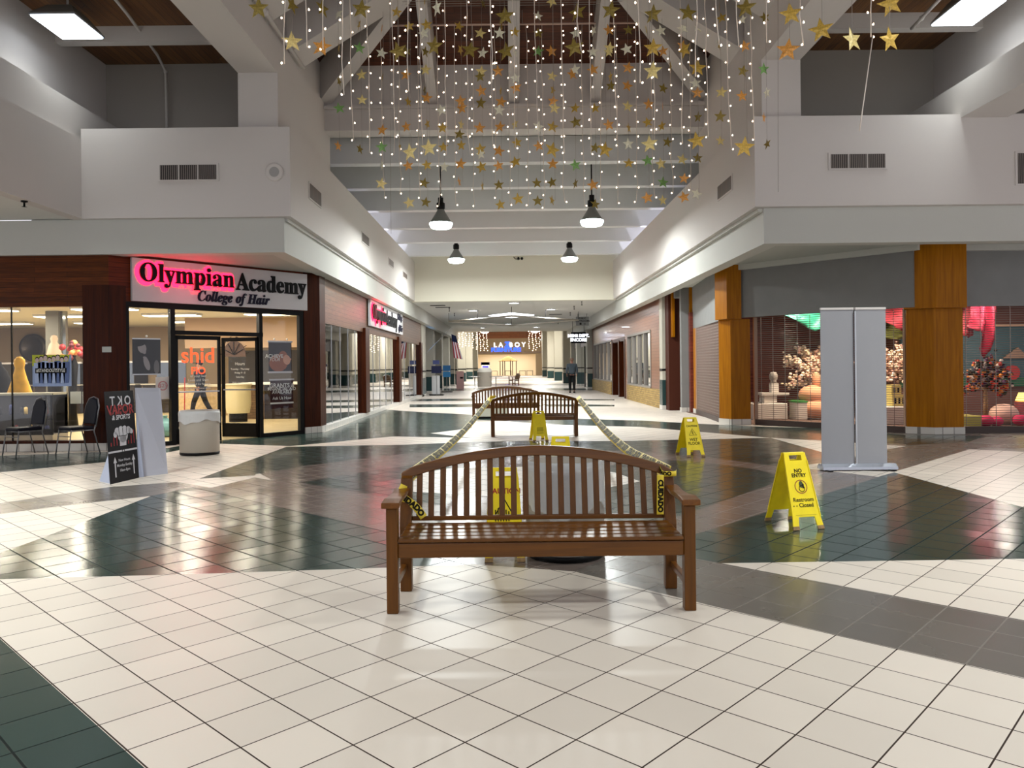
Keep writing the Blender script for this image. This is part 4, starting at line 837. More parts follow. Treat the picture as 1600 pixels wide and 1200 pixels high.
# blossom trees
def tree(label, x, y, z0, ht, R, cols, seed, count=420, name='blossom_tree', cone=False):
    rr = random.Random(seed); t = thing(name, label, 'tree', (x, y, z0)); b = MB(); tips = []
    TR = mat('pale_trunk', (150, 118, 84), .7)
    tr = ht*.45; b.tube([(x, y, z0), (x+.02, y, z0+tr*.5), (x-.02, y, z0+tr)], .05, TR, 8)
    for i in range(44):
        a = rr.uniform(0, 6.28); el = rr.uniform(-.1, 1.35); L = R*rr.uniform(.7, 1.15)
        if cone: L = R*rr.uniform(.6, 1)*(1-.5*el/1.3)
        p = Vector((x, y, z0+tr*rr.uniform(.75, 1.0))); pts = [p]
        for q in (.4, .75, 1.0): pts.append(p+Vector((math.cos(a)*math.cos(el)*L*q, math.sin(a)*math.cos(el)*L*q*.7, math.sin(el)*L*q*(1.0 if not cone else 1.5)-.12*q*q*L)))
        b.tube(pts, .014, TR, 5); tips.append(pts)
    b.build('trunk', t)
    b = MB()
    for i in range(count):
        pts = rr.choice(tips); q = rr.uniform(.25, 1); j = min(2, int(q*3)); f_ = q*3-j; p = pts[j].lerp(pts[j+1], f_)+Vector((rr.gauss(0, .05), rr.gauss(0, .05), rr.gauss(0, .05)))
        b.sph(p, rr.uniform(.026, .052), rr.choice(cols), 6, 4, sz=rr.uniform(.6, 1))
    b.build('blossoms', t, kind='stuff'); return t
BL = [mat('blossom_cream', (226, 200, 170), .7), mat('blossom_pink', (206, 164, 146), .7), mat('blossom_light', (240, 224, 200), .7)]
tree('artificial tree of cream blossoms behind the grille left of the grey stand', AT(1275, 0, 20.3).x, 20.3, .01, 2.5, 1.1, BL, 11, 1500)
tree('artificial tree of pinkish blossoms between the grey stand and the front oak pillar', AT(1412, 0, 19.2).x, 19.2, .01, 2.5, 1.0, BL, 12, 1300)
tree('tall artificial tree with red, orange and white flowers behind the far right grille', AT(1532, 0, 17.8).x, 17.8, .01, 2.3, .85, [mat('flower_red', (190, 60, 50), .7), mat('flower_orange', (214, 130, 50), .7), mat('flower_white', (220, 210, 200), .7), mat('leaf_dark', (40, 50, 40), .8), mat('flower_purple', (84, 50, 84), .8), mat('leaf_dark2', (30, 36, 32), .8)], 13, 1100, 'flower_tree', True)
# drapes
def drape(label, pts, Y, m, seed, amp=.12):
    """ragged cloth hung from the ceiling: pts = (px, top py, bottom py)"""
    rr = random.Random(seed); vs = []; fs = []; nr = 7; cols_ = []
    N_ = (len(pts)-1)*5
    for i in range(N_+1):
        u = i/5; j = min(int(u), len(pts)-2); q = u-j; a = pts[j]; c = pts[j+1]; px = a[0]+(c[0]-a[0])*q; t0 = a[1]+(c[1]-a[1])*q; t1 = a[2]+(c[2]-a[2])*q
        for r in range(nr):
            v = r/(nr-1); p = AT(px, t0+(t1-t0)*v, Y); p.z = p.z if v else 2.95; p.y += amp*math.sin(u*3.1+v*2.3)+rr.uniform(-.04, .04); p.x += rr.uniform(-.02, .02); vs.append(p)
    for i in range(N_):
        for r in range(nr-1): fs.append((i*nr+r, i*nr+r+1, (i+1)*nr+r+1, (i+1)*nr+r))
    c = vs[0]; t = thing('draped_cloth', label, 'cloth', tuple(c)); b = MB(); b.add(vs, fs, m, True); b.build('cloth', t)
    o = [q for q in bpy.data.objects if q.parent == t][0]; sd = o.modifiers.new('thick', 'SOLIDIFY'); sd.thickness = .012
    return t
TG = mat('sea_green_tulle', (28, 112, 90), .6); PK = mat('pink_tulle', (160, 34, 58), .6); RD = mat('rose_tulle', (160, 46, 60), .7); GN = mat('olive_tulle', (88, 92, 30), .7)
drape('sea-green cloth swag hung behind the angled grille', [(1225, 488, 490), (1250, 487, 506), (1275, 486, 517), (1300, 485, 505)], 19.5, TG, 1)
drape('dull red cloth swag between the grey stand and the front oak pillar', [(1380, 482, 500), (1400, 482, 514), (1425, 481, 520)], 19.0, RD, 2)
drape('olive cloth swag under the dull red one', [(1380, 505, 528), (1400, 514, 530), (1427, 516, 528)], 19.3, GN, 3)
drape('dark rose cloth hanging beside the front oak pillar at the far right', [(1496, 478, 520), (1510, 478, 528), (1525, 478, 524)], 17.9, RD, 4)
drape('bright pink cloth bunched above the flower tree', [(1518, 492, 512), (1530, 490, 522), (1540, 496, 560), (1548, 482, 530), (1555, 480, 512)], 17.0, PK, 5)
# counter, little castle, mural pieces, plush pile
boxthing('counter', 'white tiled counter between the grey stand and the front oak pillar', 'counter', 1384, 1430, 636, 664, 17.6, .6, WB)
zc = AT(1400, 636, 17.6).z; a_ = AT(1384, 0, 17.9); t = thing('toy_castle', 'yellow toy building standing on the white tiled counter', 'toy', (a_.x+.2, 17.9, zc))
b = MB(); CY = mat('castle_yellow', (206, 190, 110), .7)
b.box(a_.x, a_.x+.4, 17.8, 18.1, zc, zc+.27, CY); b.box(a_.x, a_.x+.22, 17.82, 18.1, zc+.27, zc+.5, CY); b.build('walls', t)
b = MB()
for i in range(4): b.box(a_.x+.05+i*.09, a_.x+.09+i*.09, 17.79, 17.8, zc+.06, zc+.2, BLACK)
for i in range(2): b.box(a_.x+.04+i*.09, a_.x+.08+i*.09, 17.81, 17.82, zc+.32, zc+.43, BLACK)
b.build('openings', t)
cc = AT(1583, 582, 21.05); t = thing('wall_decoration', 'red round disc on the blue-green mural at the far right', 'wall decoration', cc)
MB().cyl((cc.x, 21.12, cc.z), (cc.x, 21.06, cc.z), .2, mat('disc_red', (170, 40, 34), .6), n=28).build('disc', t)
cc = AT(1588, 552, 21.05); t = thing('wall_decoration', 'tan triangular panel on the mural above the red disc', 'wall decoration', cc)
b = MB(); b.prism([(-.35, -.13), (.35, -.13), (.05, .16)], -.02, .03, mat('tan_panel2', (150, 118, 96), .7), T=frame((cc.x, 21.08, cc.z), (1, 0, 0))); b.build('panel', t)
cc = AT(1567, 560, 21.05)
rr = random.Random(8)
for i, (px, py, r, c, l) in enumerate(((1540, 656, .16, (190, 40, 84), 'deep pink cushion on the left of the pile'), (1557, 657, .14, (206, 50, 96), 'pink cushion in front of the cream one'), (1573, 650, .3, (226, 190, 170), 'large cream cushion in the middle of the pile'), (1594, 657, .16, (190, 40, 84), 'deep pink cushion at the right edge of the picture'))):
    cc = AT(px, py, 17.0+.25*(i == 2)); Y = 17+.35*(i == 2); t = thing('cushion', l, 'cushion', (cc.x, Y, .01), 0, 'cushions behind the far right grille')
    b = MB(); b.sph((cc.x, Y, r*.8), r, mat('cushion_%d' % i, c, .8), 16, 9, sz=.8); b.build('cushion_body', t)
boxthing('low_table', 'low yellow-green table beside the pink cushions', 'table', 1500, 1534, 650, 663, 16.6, .5, mat('lime_table', (176, 170, 80), .6))
cc = AT(1598, 632, 17.4); t = thing('table_lamp', 'yellow shaded lamp glowing at the right edge of the picture', 'lamp', (cc.x, 17.4, .01))
MB().cyl((cc.x, 17.4, .01), (cc.x, 17.4, .52), .16, mat('pink_pedestal', (190, 110, 110), .7), n=18).build('pedestal', t)
MB().cyl((cc.x, 17.4, .53), (cc.x, 17.4, .72), .15, emit('lamp_shade_yellow', (255, 220, 110), 1.6, False), r1=.08, n=18).build('lamp_shade', t)
light('blossom_spot', (AT(1285, 0, 19).x, 18.9, 2.9), .3, 90, (1, .82, .6), (0, 0, 0))
light('blossom_spot', (AT(1420, 0, 18).x+.1, 18.0, 2.9), .3, 50, (1, .8, .65))
light('pink_spot', (AT(1545, 0, 16.4).x, 16.6, 2.9), .3, 22, (1, .7, .68))
light('shop_fill', (7.0, 19.4, 2.9), .3, 22, (1, .85, .7))
light('shop_fill', (12.6, 19.6, 2.9), .3, 30, (1, .88, .78))  # fill light without a fixture, added to lift the dark mural
# ------------------------------------------------------------------ fittings on the walls
def vent(label, T, w, h, cells, m, vert=True, group='air vents in the parapets'):
    t = thing('air_vent', label, 'vent', T.translation, 0, group)
    b = MB(); b.box(0, w, 0, h, -.01, .012, WHITE, T=T); b.build('vent_frame', t)
    b = MB(); cw = (w-.06)/cells
    for i in range(cells): b.box(.03+i*cw+.012, .03+(i+1)*cw-.012, .03, h-.03, .012, .016, m, T=T)
    b.build('vent_recess', t)
    b = MB(); sl = mat('vent_slat', (128, 118, 112), .5)
    for i in range(cells):
        for j in range(9): x = .03+i*cw+.02+(cw-.04)*j/8.5; b.box(x, x+.012, .03, h-.03, .016, .022, sl, T=T)
    b.build('vent_slats', t)
VD = mat('vent_dark', (46, 42, 42), .7); VP = mat('vent_pink', (150, 132, 124), .7)
def vfront(px0, px1, py0, py1, Y): a = AT(px0, py1, Y); c = AT(px1, py0, Y); return frame((a.x, Y-.005, a.z), (1, 0, 0)), c.x-a.x, c.z-a.z
T, w, h = vfront(247, 342, 255, 284, 13.68); vent('three-panel dark air vent on the front left parapet', T, w, h, 3, VD)
T, w, h = vfront(1294, 1386, 238, 266, 13.28); vent('three-panel dark air vent on the front right parapet', T, w, h, 3, VD)
T, w, h = vfront(1586, 1680, 236, 290, 13.28); vent('tall dark air vent cut off at the right edge of the picture', T, w, h, 3, VD)
def vside(px0, px1, pyt, pyb, X, sgn):   # on a corridor parapet; pyt/pyb at the nearer end
    r0 = (px0-797)/1200; r1 = (px1-797)/1200; y0 = X/r0; y1 = X/r1; z1 = H-unroll(px0, pyt)[1]*y0/1200; z0 = H-unroll(px0, pyb)[1]*y0/1200
    if sgn > 0: return frame((X+.005, y0, z0), (0, 1, 0)), y1-y0, z1-z0
    return frame((X-.005, y1, z0), (0, -1, 0)), y1-y0, z1-z0
for px0, px1, a, c, l, m in ((485, 504, 283, 310, 'pinkish air vent nearest the corner on the left corridor parapet', VP), (567, 578, 361, 378, 'second air vent along the left corridor parapet', VD), (609, 616, 402, 414, 'third air vent along the left corridor parapet', VP), (631, 637, 423, 433, 'fourth and farthest air vent along the left corridor parapet', VP)):
    T, w, h = vside(px0, px1, a, c, UL, 1); vent(l, T, w, h, 3, m)
T, w, h = vside(1148, 1125, 271, 297, UR, -1); vent('pinkish air vent on the right corridor parapet near the corner', T, w, h, 3, VP)
cc = AT(429, 269, 13.66); t = thing('wall_speaker', 'round white speaker on the front left parapet', 'speaker', cc)
b = MB(); b.T = Matrix.Translation(cc) @ Matrix.Rotation(math.pi/2, 4, 'X'); b.lathe([(.16, -.02), (.16, .02), (.14, .03), (.09, .025)], WHITE, n=28); b.build('rim', t)
b = MB(); b.T = Matrix.Translation(cc) @ Matrix.Rotation(math.pi/2, 4, 'X'); b.lathe([(.09, .025), (.001, .022)], mat('speaker_mesh', (150, 148, 146), .7), n=28); b.build('speaker_grille', t)
# sprinkler pipes
def pipe(label, pts, r=.028):
    t = thing('pipe', label, 'pipe', pts[0]); MB().tube(pts, r, BEAMW, 8).build('pipe_run', t)
    b = MB(); p = Vector(pts[-2]); b.sph(p, r*1.7, BEAMW, 8, 6); b.build('coupling', t)
p1 = AT(262, 198, 15.75); p2 = AT(259, 112, 15.75); p3 = AT(246, 98, 15.2); p4 = AT(198, 52, 13.4); p5 = AT(128, 0, 11.6); p5.z = p4.z = p3.z = p2.z+.12; pipe('white sprinkler pipe crossing the upper left bay and dropping to the parapet', [tuple(p5), tuple(p4), tuple(p3), tuple(p2), (p1.x, p1.y, 4.18)])
p2 = AT(1424, 45, 13.6); p3 = AT(1482, 0, 12.2); p3.z = p2.z; pipe('white sprinkler pipe under the ceiling of the upper right bay', [tuple(p3), tuple(p2.lerp(p3, .3)), tuple(p2)])
p1 = AT(466, 106, 15.3); p2 = AT(425, 56, 12.9); p3 = AT(380, 0, 10.9); p2.x = p3.x = p1.x = CX0+.09; p2.z = p3.z = p1.z; pipe('white pipe fixed along the left beam of the court', [tuple(p3), tuple(p2), tuple(p1)], .04)
# small sprinklers
for i, (px, py, l) in enumerate(((38, 322, 'small sprinkler head in the low ceiling at the left edge'),)):
    cc = AT(px, py, 12.2); t = thing('sprinkler', l, 'sprinkler', (cc.x, cc.y, 4.16)); MB().lathe([(.05, 0), (.05, -.02), (.015, -.03), (.015, -.09), (.04, -.095), (.001, -.1)], DARK, (cc.x, cc.y, 4.16), 12).build('sprinkler_head', t)
# ------------------------------------------------------------------ wooden benches
TEAKX = grainwood('teak_lengthwise', (82, 46, 0), (100, 58, 3), 'X', .36, 1.0, coat=.12)
TEAKZ = grainwood('teak_upright', (80, 45, 0), (98, 57, 3), 'Z', .4, 1.0)
TEAKY = grainwood('teak_arm', (92, 52, 6), (112, 66, 12), 'Y', .36, 1.0, coat=.1)
def make_bench(label, loc, rz, fine=True):
    t = thing('bench', label, 'bench', loc, rz, 'wooden slat-back benches in the mall')
    W2 = .91; B = dict(world=False, bevel=.006)
    for sx in (-1, 1):
        x0 = sx*(W2-.068); x1 = sx*W2
        MB().box(x0, x1, -.27, -.2, 0, .62, TEAKZ).build('leg', t, **B)
        b = MB()   # back leg carries on as the leaning post
        xa, xb = sorted((sx*(W2-.09), sx*(W2-.015)))
        prof = [(.18, 0), (.25, 0), (.25, .42), (.325, .72), (.325, .735), (.285, .735), (.26, .72), (.18, .42)]
        vs = [(xa, y, z) for y, z in prof]+[(xb, y, z) for y, z in prof]; m_ = len(prof)
        b.add(vs, [tuple(range(m_)), tuple(range(2*m_-1, m_-1, -1))]+[(i+m_, (i+1) % m_+m_, (i+1) % m_, i) for i in range(m_)], TEAKZ); b.build('leg', t, **B)
        MB().box(sx*(W2-.06), sx*(W2-.025), -.2, .19, .14, .18, TEAKY).build('side_stretcher', t, **B)
        b = MB(); xa, xb = sorted((sx*(W2-.085), sx*(W2+.022)))
        sec = [(-.31, .625, .66), (-.2, .64, .668), (-.05, .63, .655), (.1, .625, .65), (.24, .635, .66), (.29, .635, .66)]
        vs = []
        for y, za, zb in sec: q = 0 if y < -.1 else .012*(1 if sx < 0 else 1); vs += [(xa+(q if sx > 0 else 0), y, za), (xb-(q if sx < 0 else q), y, za), (xb-q, y, zb), (xa+(q if sx > 0 else 0), y, zb)]
        fs = [(3, 2, 1, 0), tuple(range(len(vs)-4, len(vs)))]
        for i in range(len(sec)-1):
            for j in range(4): fs.append((i*4+j, i*4+(j+1) % 4, (i+1)*4+(j+1) % 4, (i+1)*4+j))
        b.add(vs, fs, TEAKY); b.build('armrest', t, **B)
    MB().box(-W2+.068, W2-.068, -.262, -.232, .325, .412, TEAKX).build('front_rail', t, **B)
    MB().box(-W2+.09, W2-.09, .2, .232, .33, .412, TEAKX).build('back_rail', t, **B)
    for i in range(5): y = -.272+i*.094; z = .418+.004*(i > 2)+(.0 if i else 0); MB().box(-W2+.07, W2-.07, y, y+.078, z, z+.022, TEAKX).build('seat_slat', t, **B)
    # arched top rail
    b = MB(); N_ = 32; vs = []; fs = []
    def arc(x): return .92-.15*(abs(x)/.88)**2.0
    for i in range(N_+1):
        x = -.897+1.794*i/N_; z = arc(x)-(.012 if i in (0, N_) else 0)
        for (y, zz) in ((.285, z-.062), (.335, z-.062), (.35, z), (.3, z)): vs.append((x, y, zz))
    for i in range(N_):
        for j in range(4): fs.append((i*4+(j+1) % 4, i*4+j, (i+1)*4+j, (i+1)*4+(j+1) % 4))
    fs += [(0, 1, 2, 3), (N_*4+3, N_*4+2, N_*4+1, N_*4)]
    b.add(vs, fs, TEAKX); b.build('top_rail', t, **B)
    MB().box(-W2+.09, W2-.09, .225, .26, .448, .478, TEAKX).build('lower_back_rail', t, **B)
    for i in range(21):
        x = (i-10)*.0775; zt = arc(x)-.055; b = MB()
        vs = [(x+sx*.019, y, z) for z, y in ((.47, .232), (zt, .3)) for sx, y in ((-1, y), (1, y), (1, y+.018), (-1, y+.018))]
        b.add(vs, [(3, 2, 1, 0), (4, 5, 6, 7), (0, 1, 5, 4), (1, 2, 6, 5), (2, 3, 7, 6), (3, 0, 4, 7)], TEAKZ); b.build('back_slat', t, world=False, bevel=.004 if fine else 0)
    return t
bench = make_bench('large wooden bench in the foreground facing the camera with arched slatted back', (.17, 4.78, 0), 0)
b2c = (.49, 16.02, 0); b3c = (-.12, 20.6, 0)
dup(bench, b2c, math.pi, 'wooden bench seen from behind at the far end of the caution tape')
dup(bench, b3c, math.pi, 'wooden bench seen from behind, just beyond the taped-off one and further left')
cc = FL(800, 602.5)
dup(bench, (cc[0]+.15, cc[1]+.6, 0), -math.pi/2+.15, 'farthest small wooden bench seen from its end down the corridor')
# low cream planter box beyond the second bench
a_ = FL(742, 657); t = thing('planter_box', 'low cream box with a dark base under the second row of benches', 'box', (-.55, 21.6, 0))
MB().box(-.95, -.1, 21.3, 21.9, .05, .36, mat('cream_box', (190, 188, 172), .5)).build('box_body', t, bevel=.01); MB().box(-.93, -.12, 21.32, 21.88, 0, .05, DARK).build('plinth', t)
# ------------------------------------------------------------------ bins
BINM = mat('bin_grey_beige', (158, 150, 140), .5, bump=.5, bscale=220); BINM2 = mat('bin_cream', (186, 178, 164), .5, bump=.5, bscale=220)
LINER = mat('clear_liner', (225, 228, 232), .12, alpha=.42, spec=.9, bump=.6, bscale=18); LINERW = mat('white_liner', (206, 206, 204), .35, bump=.9, bscale=14)
def bin_(label, x, y, R, h, m, liner, drop, seed, sy=1):
    t = thing('trash_bin', label, 'trash bin', (x, y, 0), 0, 'round trash bins')
    MB().lathe([(R*.95, 0), (R*.95, .04), (R, .05), (R, h-.02), (R*.98, h), (R*.9, h), (R*.88, .1), (.001, .1)], m, (x, y, 0), 40, sy=sy).build('bin_body', t)
    MB().lathe([(R*.97, .002), (R*1.005, .02), (R*1.005, .05), (R*.95, .052)], DARK, (x, y, 0), 40, sy=sy).build('base_ring', t)
    rr = random.Random(seed); vs = []; fs = []; N_ = 60; rows = 8; ph = [rr.uniform(0, 6.3) for _ in range(6)]
    for j in range(rows):
        v = j/(rows-1)
        for i in range(N_):
            a = 2*math.pi*i/N_; w = .006+.014*v*(math.sin(7*a+ph[0])+math.sin(13*a+ph[1]+v*2)+.6*math.sin(23*a+ph[2]+v*4))*.5
            if j == 0: r = R*.8; z = h-.12
            elif j == 1: r = R*1.0; z = h+.014
            else: r = R*1.015+abs(w); z = h-(v-.14)*drop*(1+.18*math.sin(3*a+ph[3])+.08*math.sin(9*a+ph[4]))
            vs.append((x+r*math.cos(a), y+r*math.sin(a)*sy, z))
    for j in range(rows-1):
        for i in range(N_): fs.append((j*N_+i, j*N_+(i+1) % N_, (j+1)*N_+(i+1) % N_, (j+1)*N_+i))
    b = MB(); b.add(vs, fs, liner, True); b.build('liner_bag', t)
bin_('round beige trash bin with clear bag directly behind the foreground bench', .41, 5.9, .3, .72, BINM, LINER, .42, 2)
p = FL(301, 713); bin_('cream trash bin with white bag outside the glass doors of the left shop', p[0], p[1]+.3, .325, .74, BINM2, LINERW, .2, 4, .9)
p = FL(757, 604); t = thing('trash_bin', 'round cream domed trash bin far down the corridor on the left', 'trash bin', (p[0], p[1]+.4, 0), 0, 'round trash bins')
MB().lathe([(.5, 0), (.52, .1), (.52, 1.0), (.55, 1.04)], BINM2, (p[0], p[1]+.5, 0), 24).build('bin_body', t); MB().lathe([(.55, 1.04), (.5, 1.2), (.45, 1.3), (.2, 1.36), (.001, 1.37)], mat('bin_lid', (206, 200, 186), .5), (p[0], p[1]+.5, 0), 24).build('lid', t)
# ------------------------------------------------------------------ yellow floor signs
YEL = mat('yellow_plastic', (246, 220, 4), .42, noise=.07, nscale=8, bump=.05); SOIL = mat('worn_foot', (150, 120, 80), .8, noise=.3, nscale=30)
INK = mat('sign_ink', (30, 26, 12), .6)
def floor_sign(label, loc, rz, front, ht=.645, spread=.21, extra=None):
    t = thing('wet_floor_sign', label, 'floor sign', loc, rz, 'yellow folding floor signs')
    L = math.hypot(ht, spread); ang = math.atan2(spread, ht)
    for k_, sg in enumerate((-1, 1)):
        # panel frame: x across, y up along the panel, z outward
        up = Vector((0, -sg*math.sin(ang)*1.0, math.cos(ang))); xd = Vector((-sg, 0, 0)) if sg > 0 else Vector((1, 0, 0))
        o = Vector((0, sg*(spread+.012), 0)); T = frame(o, xd, up)
        def q(b, pts, m=YEL, d=.009): b.prism(pts, 0, d, m, T=T)
        b = MB(); Lh = L
        q(b, [(-.105, Lh-.022), (.105, Lh-.022), (.105, Lh), (-.105, Lh)])
        q(b, [(-.112, Lh-.07), (-.06, Lh-.07), (-.06, Lh-.022), (-.105, Lh-.022)]); q(b, [(.06, Lh-.07), (.112, Lh-.07), (.105, Lh-.022), (.06, Lh-.022)])
        q(b, [(-.137, .11), (.137, .11), (.112, Lh-.07), (-.112, Lh-.07)])
        q(b, [(-.148, .03), (-.09, .03), (-.078, .11), (-.137, .11)]); q(b, [(.09, .03), (.148, .03), (.137, .11), (.078, .11)])
        # raised rim
        q(b, [(-.139, .11), (-.131, .11), (-.105, Lh-.07), (-.113, Lh-.07)], YEL, .014); q(b, [(.131, .11), (.139, .11), (.113, Lh-.07), (.105, Lh-.07)], YEL, .014)
        P = b.build('front_panel' if k_ == 0 else 'back_panel', t, world=False)
        b = MB()
        for sx in (-1, 1): b.prism([(sx*.09, 0), (sx*.152, 0), (sx*.148, .032), (sx*.09, .032)], -.001, .013, SOIL, T=T)
        b.build('worn_feet', P, world=False)
        if k_ == 0 and front:
            b = MB(); front(b, T, Lh); b.build('sign_lettering', P, world=False)
        if k_ == 1 and extra:
            b = MB(); b.box(-.115, -.02, Lh-.27, Lh-.215, -.004, -.001, DARK, T=T); b.build('tape_patch', P, world=False)
    MB().cyl((-.1, 0, L*math.cos(ang)-.004), (.1, 0, L*math.cos(ang)-.004), .011, YEL, n=8).build('hinge', t, world=False)
    return t
def ring(b, T, cx, cy, r, w, m, z=.0105, n_=24, r2=None):
    vs = []; fs = []
    for i in range(n_):
        a = 2*math.pi*i/n_; vs += [(cx+(r-w)*math.cos(a), cy+(r-w)*math.sin(a), z), (cx+r*math.cos(a), cy+r*math.sin(a), z)]
    for i in range(n_): j = (i+1) % n_; fs.append((2*i, 2*i+1, 2*j+1, 2*j))
    b.add(vs, fs, m, T=T)
def tri(b, T, cx, cy, s, w, m, z=.0105):
    P_ = [(0, .62), (-.54, -.34), (.54, -.34)]; k2 = (s-w*2.2)/s
    for i in range(3):
        a, c = P_[i], P_[(i+1) % 3]; b.add([(cx+a[0]*s, cy+a[1]*s, z), (cx+c[0]*s, cy+c[1]*s, z), (cx+c[0]*s*k2, cy+c[1]*s*k2, z), (cx+a[0]*s*k2, cy+a[1]*s*k2, z)], [(0, 1, 2, 3)], m, T=T)
def fr_noentry(b, T, L):
    X = lambda x, y: T @ Matrix.Translation((x, y, .0105))
    b.text('NO', .048, INK, X(0, L-.165), bold=.035); b.text('ENTRY', .046, INK, X(0, L-.205), bold=.035)
    ring(b, T, 0, L-.305, .062, .008, mat('ring_red', (150, 70, 20), .6))
    blob(b, T, .004, L-.285, .02, .03, mat('symbol_green', (60, 66, 20), .6), .011); ring(b, T, .006, L-.322, .03, .006, INK, .0112, 14); b.box(.014, .03, L-.32, L-.28, .010, .0115, INK, T=T)
    b.text('Restroom', .05, INK, X(.0, L-.42), bold=.02); b.text('- - Closed', .05, INK, X(-.012, L-.468), bold=.02); b.box(-.1, .1, .126, .128, .0095, .0105, mat('line_brown', (130, 110, 20), .6), T=T)
def fr_wet(b, T, L):
    X = lambda x, y: T @ Matrix.Translation((x, y, .0105))
    b.text('CAUTION', .04, INK, X(0, L-.14), bold=.03); tri(b, T, 0, L-.25, .12, .008, INK)
    blob(b, T, -.005, L-.22, .008, .008, INK, .011); b.tube([T @ Vector((-.005, L-.23, .011)), T @ Vector((-.012, L-.252, .011)), T @ Vector((.014, L-.272, .011))], .004, INK, 5); b.tube([T @ Vector((-.006, L-.236, .011)), T @ Vector((.018, L-.246, .011))], .003, INK, 5)
    b.text('WET', .062, INK, X(0, L-.36), bold=.02); b.text('FLOOR', .062, INK, X(0, L-.42), bold=.02)
RI = mat('ink_red', (170, 30, 20), .6)
def fr_caution(b, T, L):
    X = lambda x, y: T @ Matrix.Translation((x, y, .0105))
    b.text('CAUTION', .056, RI, X(0, L-.175), bold=.03); tri(b, T, 0, L-.33, .17, .012, INK)
    for i in range(6): b.box(-.07+i*.02, -.062+i*.02, L-.4+.0*i, L-.29-.012*abs(i-2), .0105, .0115, INK, T=T)
    b.text('WET FLOOR', .04, INK, X(0, L-.45), bold=.02)
def fr_grid(b, T, L):
    for i in range(5):
        for j in range(4): b.box(-.06+i*.025+(j % 2)*.01, -.045+i*.025+(j % 2)*.01, .2+j*.022, .213+j*.022, .0095, .0105, INK, T=T)
    b.box(-.065, .065, .165, .172, .0095, .0105, INK, T=T)
p = FL(1265, 828)
floor_sign('yellow no-entry restroom-closed floor sign on the green tiles, nearest on the right', (p[0]-.055, p[1]+.225, 0), math.radians(13), fr_noentry, extra=True)
p = FL(1088, 714); floor_sign('yellow caution wet floor sign farther back on the right of the benches', (p[0]-.05, p[1]+.2, 0), math.radians(11), fr_wet, ht=.6)
p = FL(844, 690); floor_sign('yellow floor sign with a checkered block standing before the taped bench', (p[0]-.02, p[1]+.2, 0), math.radians(8), fr_grid, ht=.57)
floor_sign('small yellow floor sign just showing above the top rail of the foreground bench', (.6, 9.3, 0), math.radians(-2), fr_grid, ht=.585)
floor_sign('yellow caution floor sign with red heading seen through the foreground bench slats', (-.06, 5.9, 0), math.radians(2), fr_caution, ht=.665)
# ------------------------------------------------------------------ caution tape
TAPE = mat('tape_yellow', (222, 196, 50), .5)
def tape(label, pts, w, texts, m=TAPE, ang=None, thick=.0):
    """ribbon along pts; each point (x,y,z, tilt)"""
    t = thing('caution_tape', label, 'tape', pts[0][:3], 0, 'caution tape around the benches')
    P_ = [Vector(p[:3]) for p in pts]; tl = [p[3] for p in pts]
    # resample smoothly
    Q = []; R_ = []
    for i in range(len(P_)-1):
        p0 = P_[max(i-1, 0)]; p1 = P_[i]; p2 = P_[i+1]; p3 = P_[min(i+2, len(P_)-1)]
        for s in range(8):
            u = s/8; Q.append(.5*((2*p1)+(-p0+p2)*u+(2*p0-5*p1+4*p2-p3)*u*u+(-p0+3*p1-3*p2+p3)*u**3)); R_.append(tl[i]*(1-u)+tl[i+1]*u)
    Q.append(P_[-1]); R_.append(tl[-1]); vs = []; fr_ = []
    for i, p in enumerate(Q):
        d = (Q[min(i+1, len(Q)-1)]-Q[max(i-1, 0)]).normalized(); s = d.cross(Vector((0, 0, 1)))
        s = Vector((1, 0, 0)) if s.length < .2 else s.normalized(); u = s.cross(d); wv = (u*math.cos(R_[i])+s*math.sin(R_[i])).normalized()
        vs += [p-wv*w/2, p+wv*w/2]; fr_.append((p, d, wv))
    fs = [(2*i, 2*i+2, 2*i+3, 2*i+1) for i in range(len(Q)-1)]
    b = MB(); b.add(vs, fs, m, True); o = b.build('ribbon', t); sd = o.modifiers.new('thick', 'SOLIDIFY'); sd.thickness = .0012; sd.offset = 0
    # lettering set along the ribbon on both faces
    tot = [0]
    for i in range(1, len(Q)): tot.append(tot[-1]+(Q[i]-Q[i-1]).length)
    if texts:
        b = MB(); vs0, fs0 = text_mesh(texts, w*1.0, bold=.07, align='LEFT'); xs = [v.x for v in vs0]; x0 = min(xs); tl_ = max(xs)-x0
        for face in (1, -1):
            s = .03
            while s+tl_ < tot[-1]:
                vv = []
                for v in vs0:
                    q = s+(v.x-x0) if face > 0 else s+tl_-(v.x-x0); i = min(range(len(tot)), key=lambda k_: abs(tot[k_]-q)); i = max(0, min(len(Q)-2, i if tot[i] <= q else i-1)); f_ = (q-tot[i])/max(1e-6, tot[i+1]-tot[i])
                    a, c = fr_[i], fr_[i+1]; p = a[0].lerp(c[0], f_); wv = a[2].lerp(c[2], f_).normalized(); d = a[1].lerp(c[1], f_).normalized(); nn_ = d.cross(wv)
                    vv.append(p+wv*v.y+nn_*face*.0022)
                b.add(vv, fs0, INK); s += tl_+w*.9
        b.build('tape_lettering', t)
    return t
